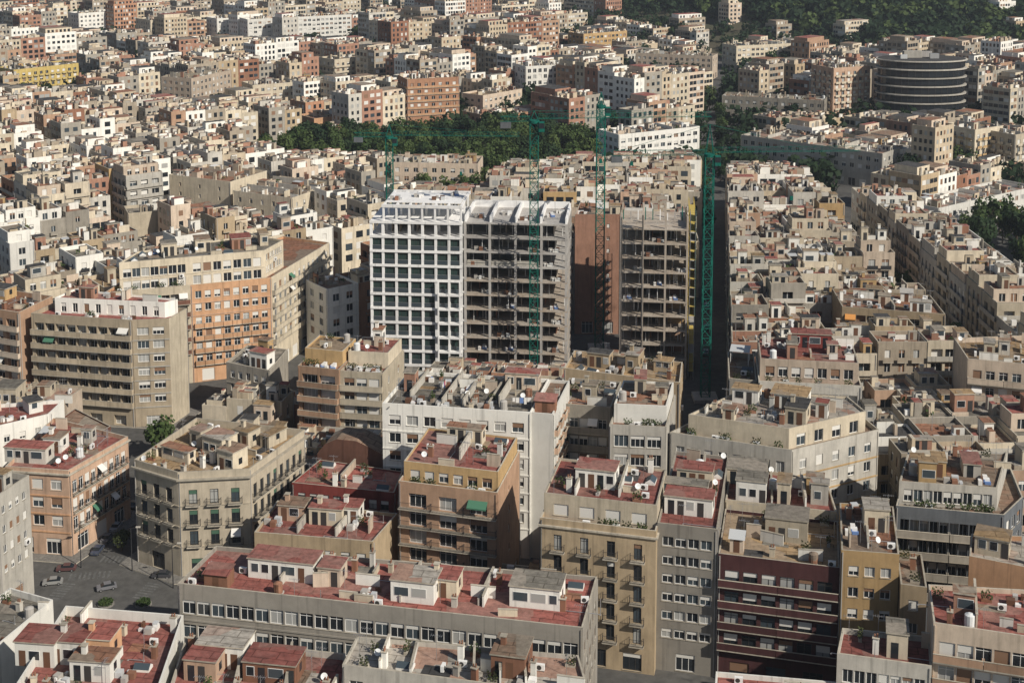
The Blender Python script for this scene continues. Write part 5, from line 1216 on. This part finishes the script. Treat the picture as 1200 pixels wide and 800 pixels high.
# the wood on the hill: one mass
nr = np.random.default_rng(3)
def wood(name, label, spots, per, leaf, mat):
    V = []
    for x, y, z, s in spots:
        d = nr.normal(size=(per, 3)); d /= np.linalg.norm(d, axis=1, keepdims=True); c = np.array([x, y, z+3.6*s])+d*np.array([3.4, 3.4, 3.4])*s*nr.uniform(.55, 1., (per, 1))
        nn = d+nr.normal(scale=.5, size=(per, 3)); a = np.cross(nn, nr.normal(size=(per, 3))); a /= np.linalg.norm(a, axis=1, keepdims=True); b = np.cross(nn, a); b /= np.linalg.norm(b, axis=1, keepdims=True); a *= leaf*s; b *= leaf*s
        V.append(np.stack([c+a, c+b, c-a, c-b], 1).reshape(-1, 3))
    V = np.concatenate(V); n = len(V)//4; me = bpy.data.meshes.new(name)
    me.vertices.add(len(V)); me.vertices.foreach_set('co', V.ravel()); me.loops.add(n*4); me.loops.foreach_set('vertex_index', np.arange(n*4)); me.polygons.add(n); me.polygons.foreach_set('loop_start', np.arange(n)*4); me.update(calc_edges=True)
    me.materials.append(MATS[mat]); tag(link(name, me), label, 'trees', kind='stuff')
spots = []
for i in range(16000):
    y = rt.uniform(835, 1320); x = rt.uniform(-80, 560)
    if x < 125+max(-190, (980-y))*.8+rt.uniform(0, 60) or OCC[int(y-OY), int(x-OX)]: continue
    a, b, s = proj(x, y, hill_h(x, y)+6)
    if -20 < a < 1240 and -15 < b < 60: spots.append((x, y, hill_h(x, y), rt.uniform(1.1, 2.3)))
wood('hill_wood', 'dark wooded hillside along the top right edge', [q for i, q in enumerate(spots[:1600]) if i % 4], 80, .85, 'leaf_dark'); wood('hill_copse', 'lighter green trees mixed into the dark wooded hillside', spots[:1600:4], 80, .8, 'leaf')
spots = []
for i in range(24000):
    y = rt.uniform(460, 1320); x = rt.uniform(-.42*y, .42*y); j, k = int(y-OY), int(x-OX)
    if 3 < j < OH-3 and 3 < k < OW-3 and not OCC[j-1:j+2, k-1:k+2].any(): spots.append((x, y, hill_h(x, y), rt.uniform(.9, 1.7)))
wood('distant_trees', 'scattered distant trees between the far apartment houses', spots[:4200], 34, .9, 'leaf_dark')

# ------------------------------------------------------------------ cars, lamps
def car_parts(paint):
    b = MB(); L, w = 4.2, 1.75
    prof = [(-2.1,.35),(-2.1,.85),(-1.9,.95),(-1.1,1.0),(-.75,1.0),(1.3,1.0),(2.0,.92),(2.1,.7),(2.1,.35)]
    top = [(-1.25,.98),(-.55,1.42),(.9,1.45),(1.65,.98)]
    def ext(mb, pr, w0, w1, mat, cap=True):
        k = len(pr)
        for i in range(k-1 if not cap else k):
            (x0, z0), (x1, z1) = pr[i], pr[(i+1) % k]; mb.face([(x0,-w0,z0),(x0,w0,z0),(x1,w0,z1),(x1,-w0,z1)], mat)
        mb.face([(x,-w0,z) for x, z in pr], mat); mb.face([(x,w0,z) for x, z in pr][::-1], mat)
    ext(b, prof, w/2, w/2, paint); body = b.mesh('body')
    c = MB(); ext(c, top, w/2-.12, w/2-.12, 'glass'); cab = c.mesh('cabin_glass')
    r = MB(); r.box(-.58, .92, -w/2+.14, w/2-.14, 1.452, 1.49, paint); roof = r.mesh('car_roof')
    wh = MB(); k = 10
    for s in (-.09, .09): wh.face([(.32*math.cos(6.283*i/k), s, .32*math.sin(6.283*i/k)) for i in range(k)], 'rubber')
    for i in range(k): a, d = 6.283*i/k, 6.283*(i+1)/k; wh.face([(.32*math.cos(a),-.09,.32*math.sin(a)),(.32*math.cos(d),-.09,.32*math.sin(d)),(.32*math.cos(d),.09,.32*math.sin(d)),(.32*math.cos(a),.09,.32*math.sin(a))], 'rubber')
    for s in (-.095, .095): wh.face([(.17*math.cos(6.283*i/8), s, .17*math.sin(6.283*i/8)) for i in range(8)], 'metal')
    lt = MB(); lt.box(-2.13, -2.102, -.25, .25, .62, .8, 'paint'); return body, cab, roof, wh.mesh('wheel'), lt.mesh('headlight')
CP_ = [car_parts('car_paint_%d' % i) for i in range(6)]
CN = ['steel grey','black','light grey','dark red','dark blue','off-white']
def car(x, y, a, i, where):
    root = tag(link('parked_car', None, None, (x, y, .006), a), '%s car %s' % (CN[i], where), 'car', 'cars in the streets')
    root.scale = (.7, .7, .7); b, c, r, w, h = CP_[i]; link('body', b, root); link('cabin_glass', c, root); link('roof', r, root)
    for sx in (-1.3, 1.3):
        for sy in (-.8, .8): link('wheel', w, root, (sx, sy, .32))
    for sy in (-.55, .55): link('headlight', h, root, (0, sy, 0))
a0, a1 = P(108, 655, 0), P(158, 592, 0); ang = math.atan2(a1[1]-a0[1], a1[0]-a0[0])
for i, t in enumerate((.12, .33, .54, .76, .97)): car(lerp(a0[0], a1[0], t), lerp(a0[1], a1[1], t), ang, [4,0,2,5,1][i], ['nearest the crossing at the shaded kerb','second along the shaded kerb by pink-brown block','midway along the shaded kerb','fourth along the shaded kerb','last along the shaded kerb'][i])
car(*P(142, 636, 0), ang, 2, 'driving up the shaded street'); car(*P(78, 668, 0), .1, 3, 'before the yellow-framed shopfront'); car(*P(62, 684, 0), .2, 5, 'entering the crossing beside the pale slab'); car(*P(190, 676, 0), .0, 1, 'under the stone corner block at the crossing'); car(*P(125, 690, 0), .4, 0, 'turning in the middle of the crossing')
a0, a1 = P(238, 488, 0), P(345, 403, 0); ang = math.atan2(a1[1]-a0[1], a1[0]-a0[0])
for i, t in enumerate((.08, .25, .42, .6, .8)): car(lerp(a0[0], a1[0], t), lerp(a0[1], a1[1], t), ang, [5,1,0,3,2][i], ['%s in the street below the orange block' % w for w in ('first','second','third','fourth','fifth')][i])
for i, t in enumerate((300, 318, 335)): car(AX(t)-1.2, t, 1.42, i, 'in the narrow street %s the street crane' % ['just behind','farther behind','far behind'][i])
def lamp(x, y, lab):
    root = tag(link('street_lamp', None, None, (x, y, 0)), lab, 'street lamp', 'street lamps at the crossing')
    mb = MB(); mb.cyl(0, 0, 0, 7, .09, 'iron', 8, .05); mb.bar((0,0,6.9), (1.1,0,7.2), .04, 'iron'); link('post', mb.mesh('post'), root)
    mb = MB(); mb.box(.8, 1.5, -.14, .14, 7.12, 7.26, 'palegrey'); link('lamp_head', mb.mesh('lamp_head'), root)
lamp(*P(155, 668, .1), 'street lamp at the left corner of the stone corner block'); lamp(*P(95, 664, .1), 'street lamp before the pink-brown corner block'); lamp(*P(203, 688, .1), 'street lamp under the chamfered front of stone block')

# ------------------------------------------------------------------ haze
mb = MB(); mb.box(-1300, 1900, -60, 3100, -1.5, 520, 'dark_gap')
hz = link('haze', mb.mesh('haze')); hz.data.materials.clear(); hm = bpy.data.materials.new('haze'); hm.use_nodes = True; hm.node_tree.nodes.clear()
pv = hm.node_tree.nodes.new('ShaderNodeVolumePrincipled'); pv.inputs['Color'].default_value = (.80, .88, 1, 1); pv.inputs['Density'].default_value = .00010; pv.inputs['Anisotropy'].default_value = .2
ho = hm.node_tree.nodes.new('ShaderNodeOutputMaterial'); hm.node_tree.links.new(pv.outputs[0], ho.inputs['Volume']); hz.data.materials.append(hm)
tag(hz, 'thin bluish haze over the whole city', 'haze', kind='stuff')

# ------------------------------------------------------------------ planting beds at the crossing
def bed(x, y, lab, seed):
    root = tag(link('planting_bed', None, None, (x, y, 0)), lab, 'planting bed', 'planting beds at the crossing')
    mb = MB(); mb.cyl(0, 0, .004, .2, 1.25, 'paving', 14); link('kerb', mb.mesh('kerb'), root)
    r = random.Random(seed); mb = MB()
    for i in range(420):
        a = r.uniform(0, 6.28); q = 1.1*math.sqrt(r.random()); cc = Vector((q*math.cos(a), q*math.sin(a), .2+r.random()*.45)); e = Vector((r.gauss(0,1),r.gauss(0,1),r.gauss(0,1))).normalized()*.13; f = e.cross(Vector((r.gauss(0,1),r.gauss(0,1),r.gauss(0,1)))).normalized()*.12
        mb.face([tuple(cc+e), tuple(cc+f), tuple(cc-e), tuple(cc-f)], 'leaf')
    tag(link('shrub', mb.mesh('shrub'), root), kind='stuff')
bed(*P(124, 708, 0), 'round planting bed before the red terrace roof, farther from stone block', 1); bed(*P(168, 708, 0), 'round planting bed before the red terrace roof, nearer the stone block', 2)
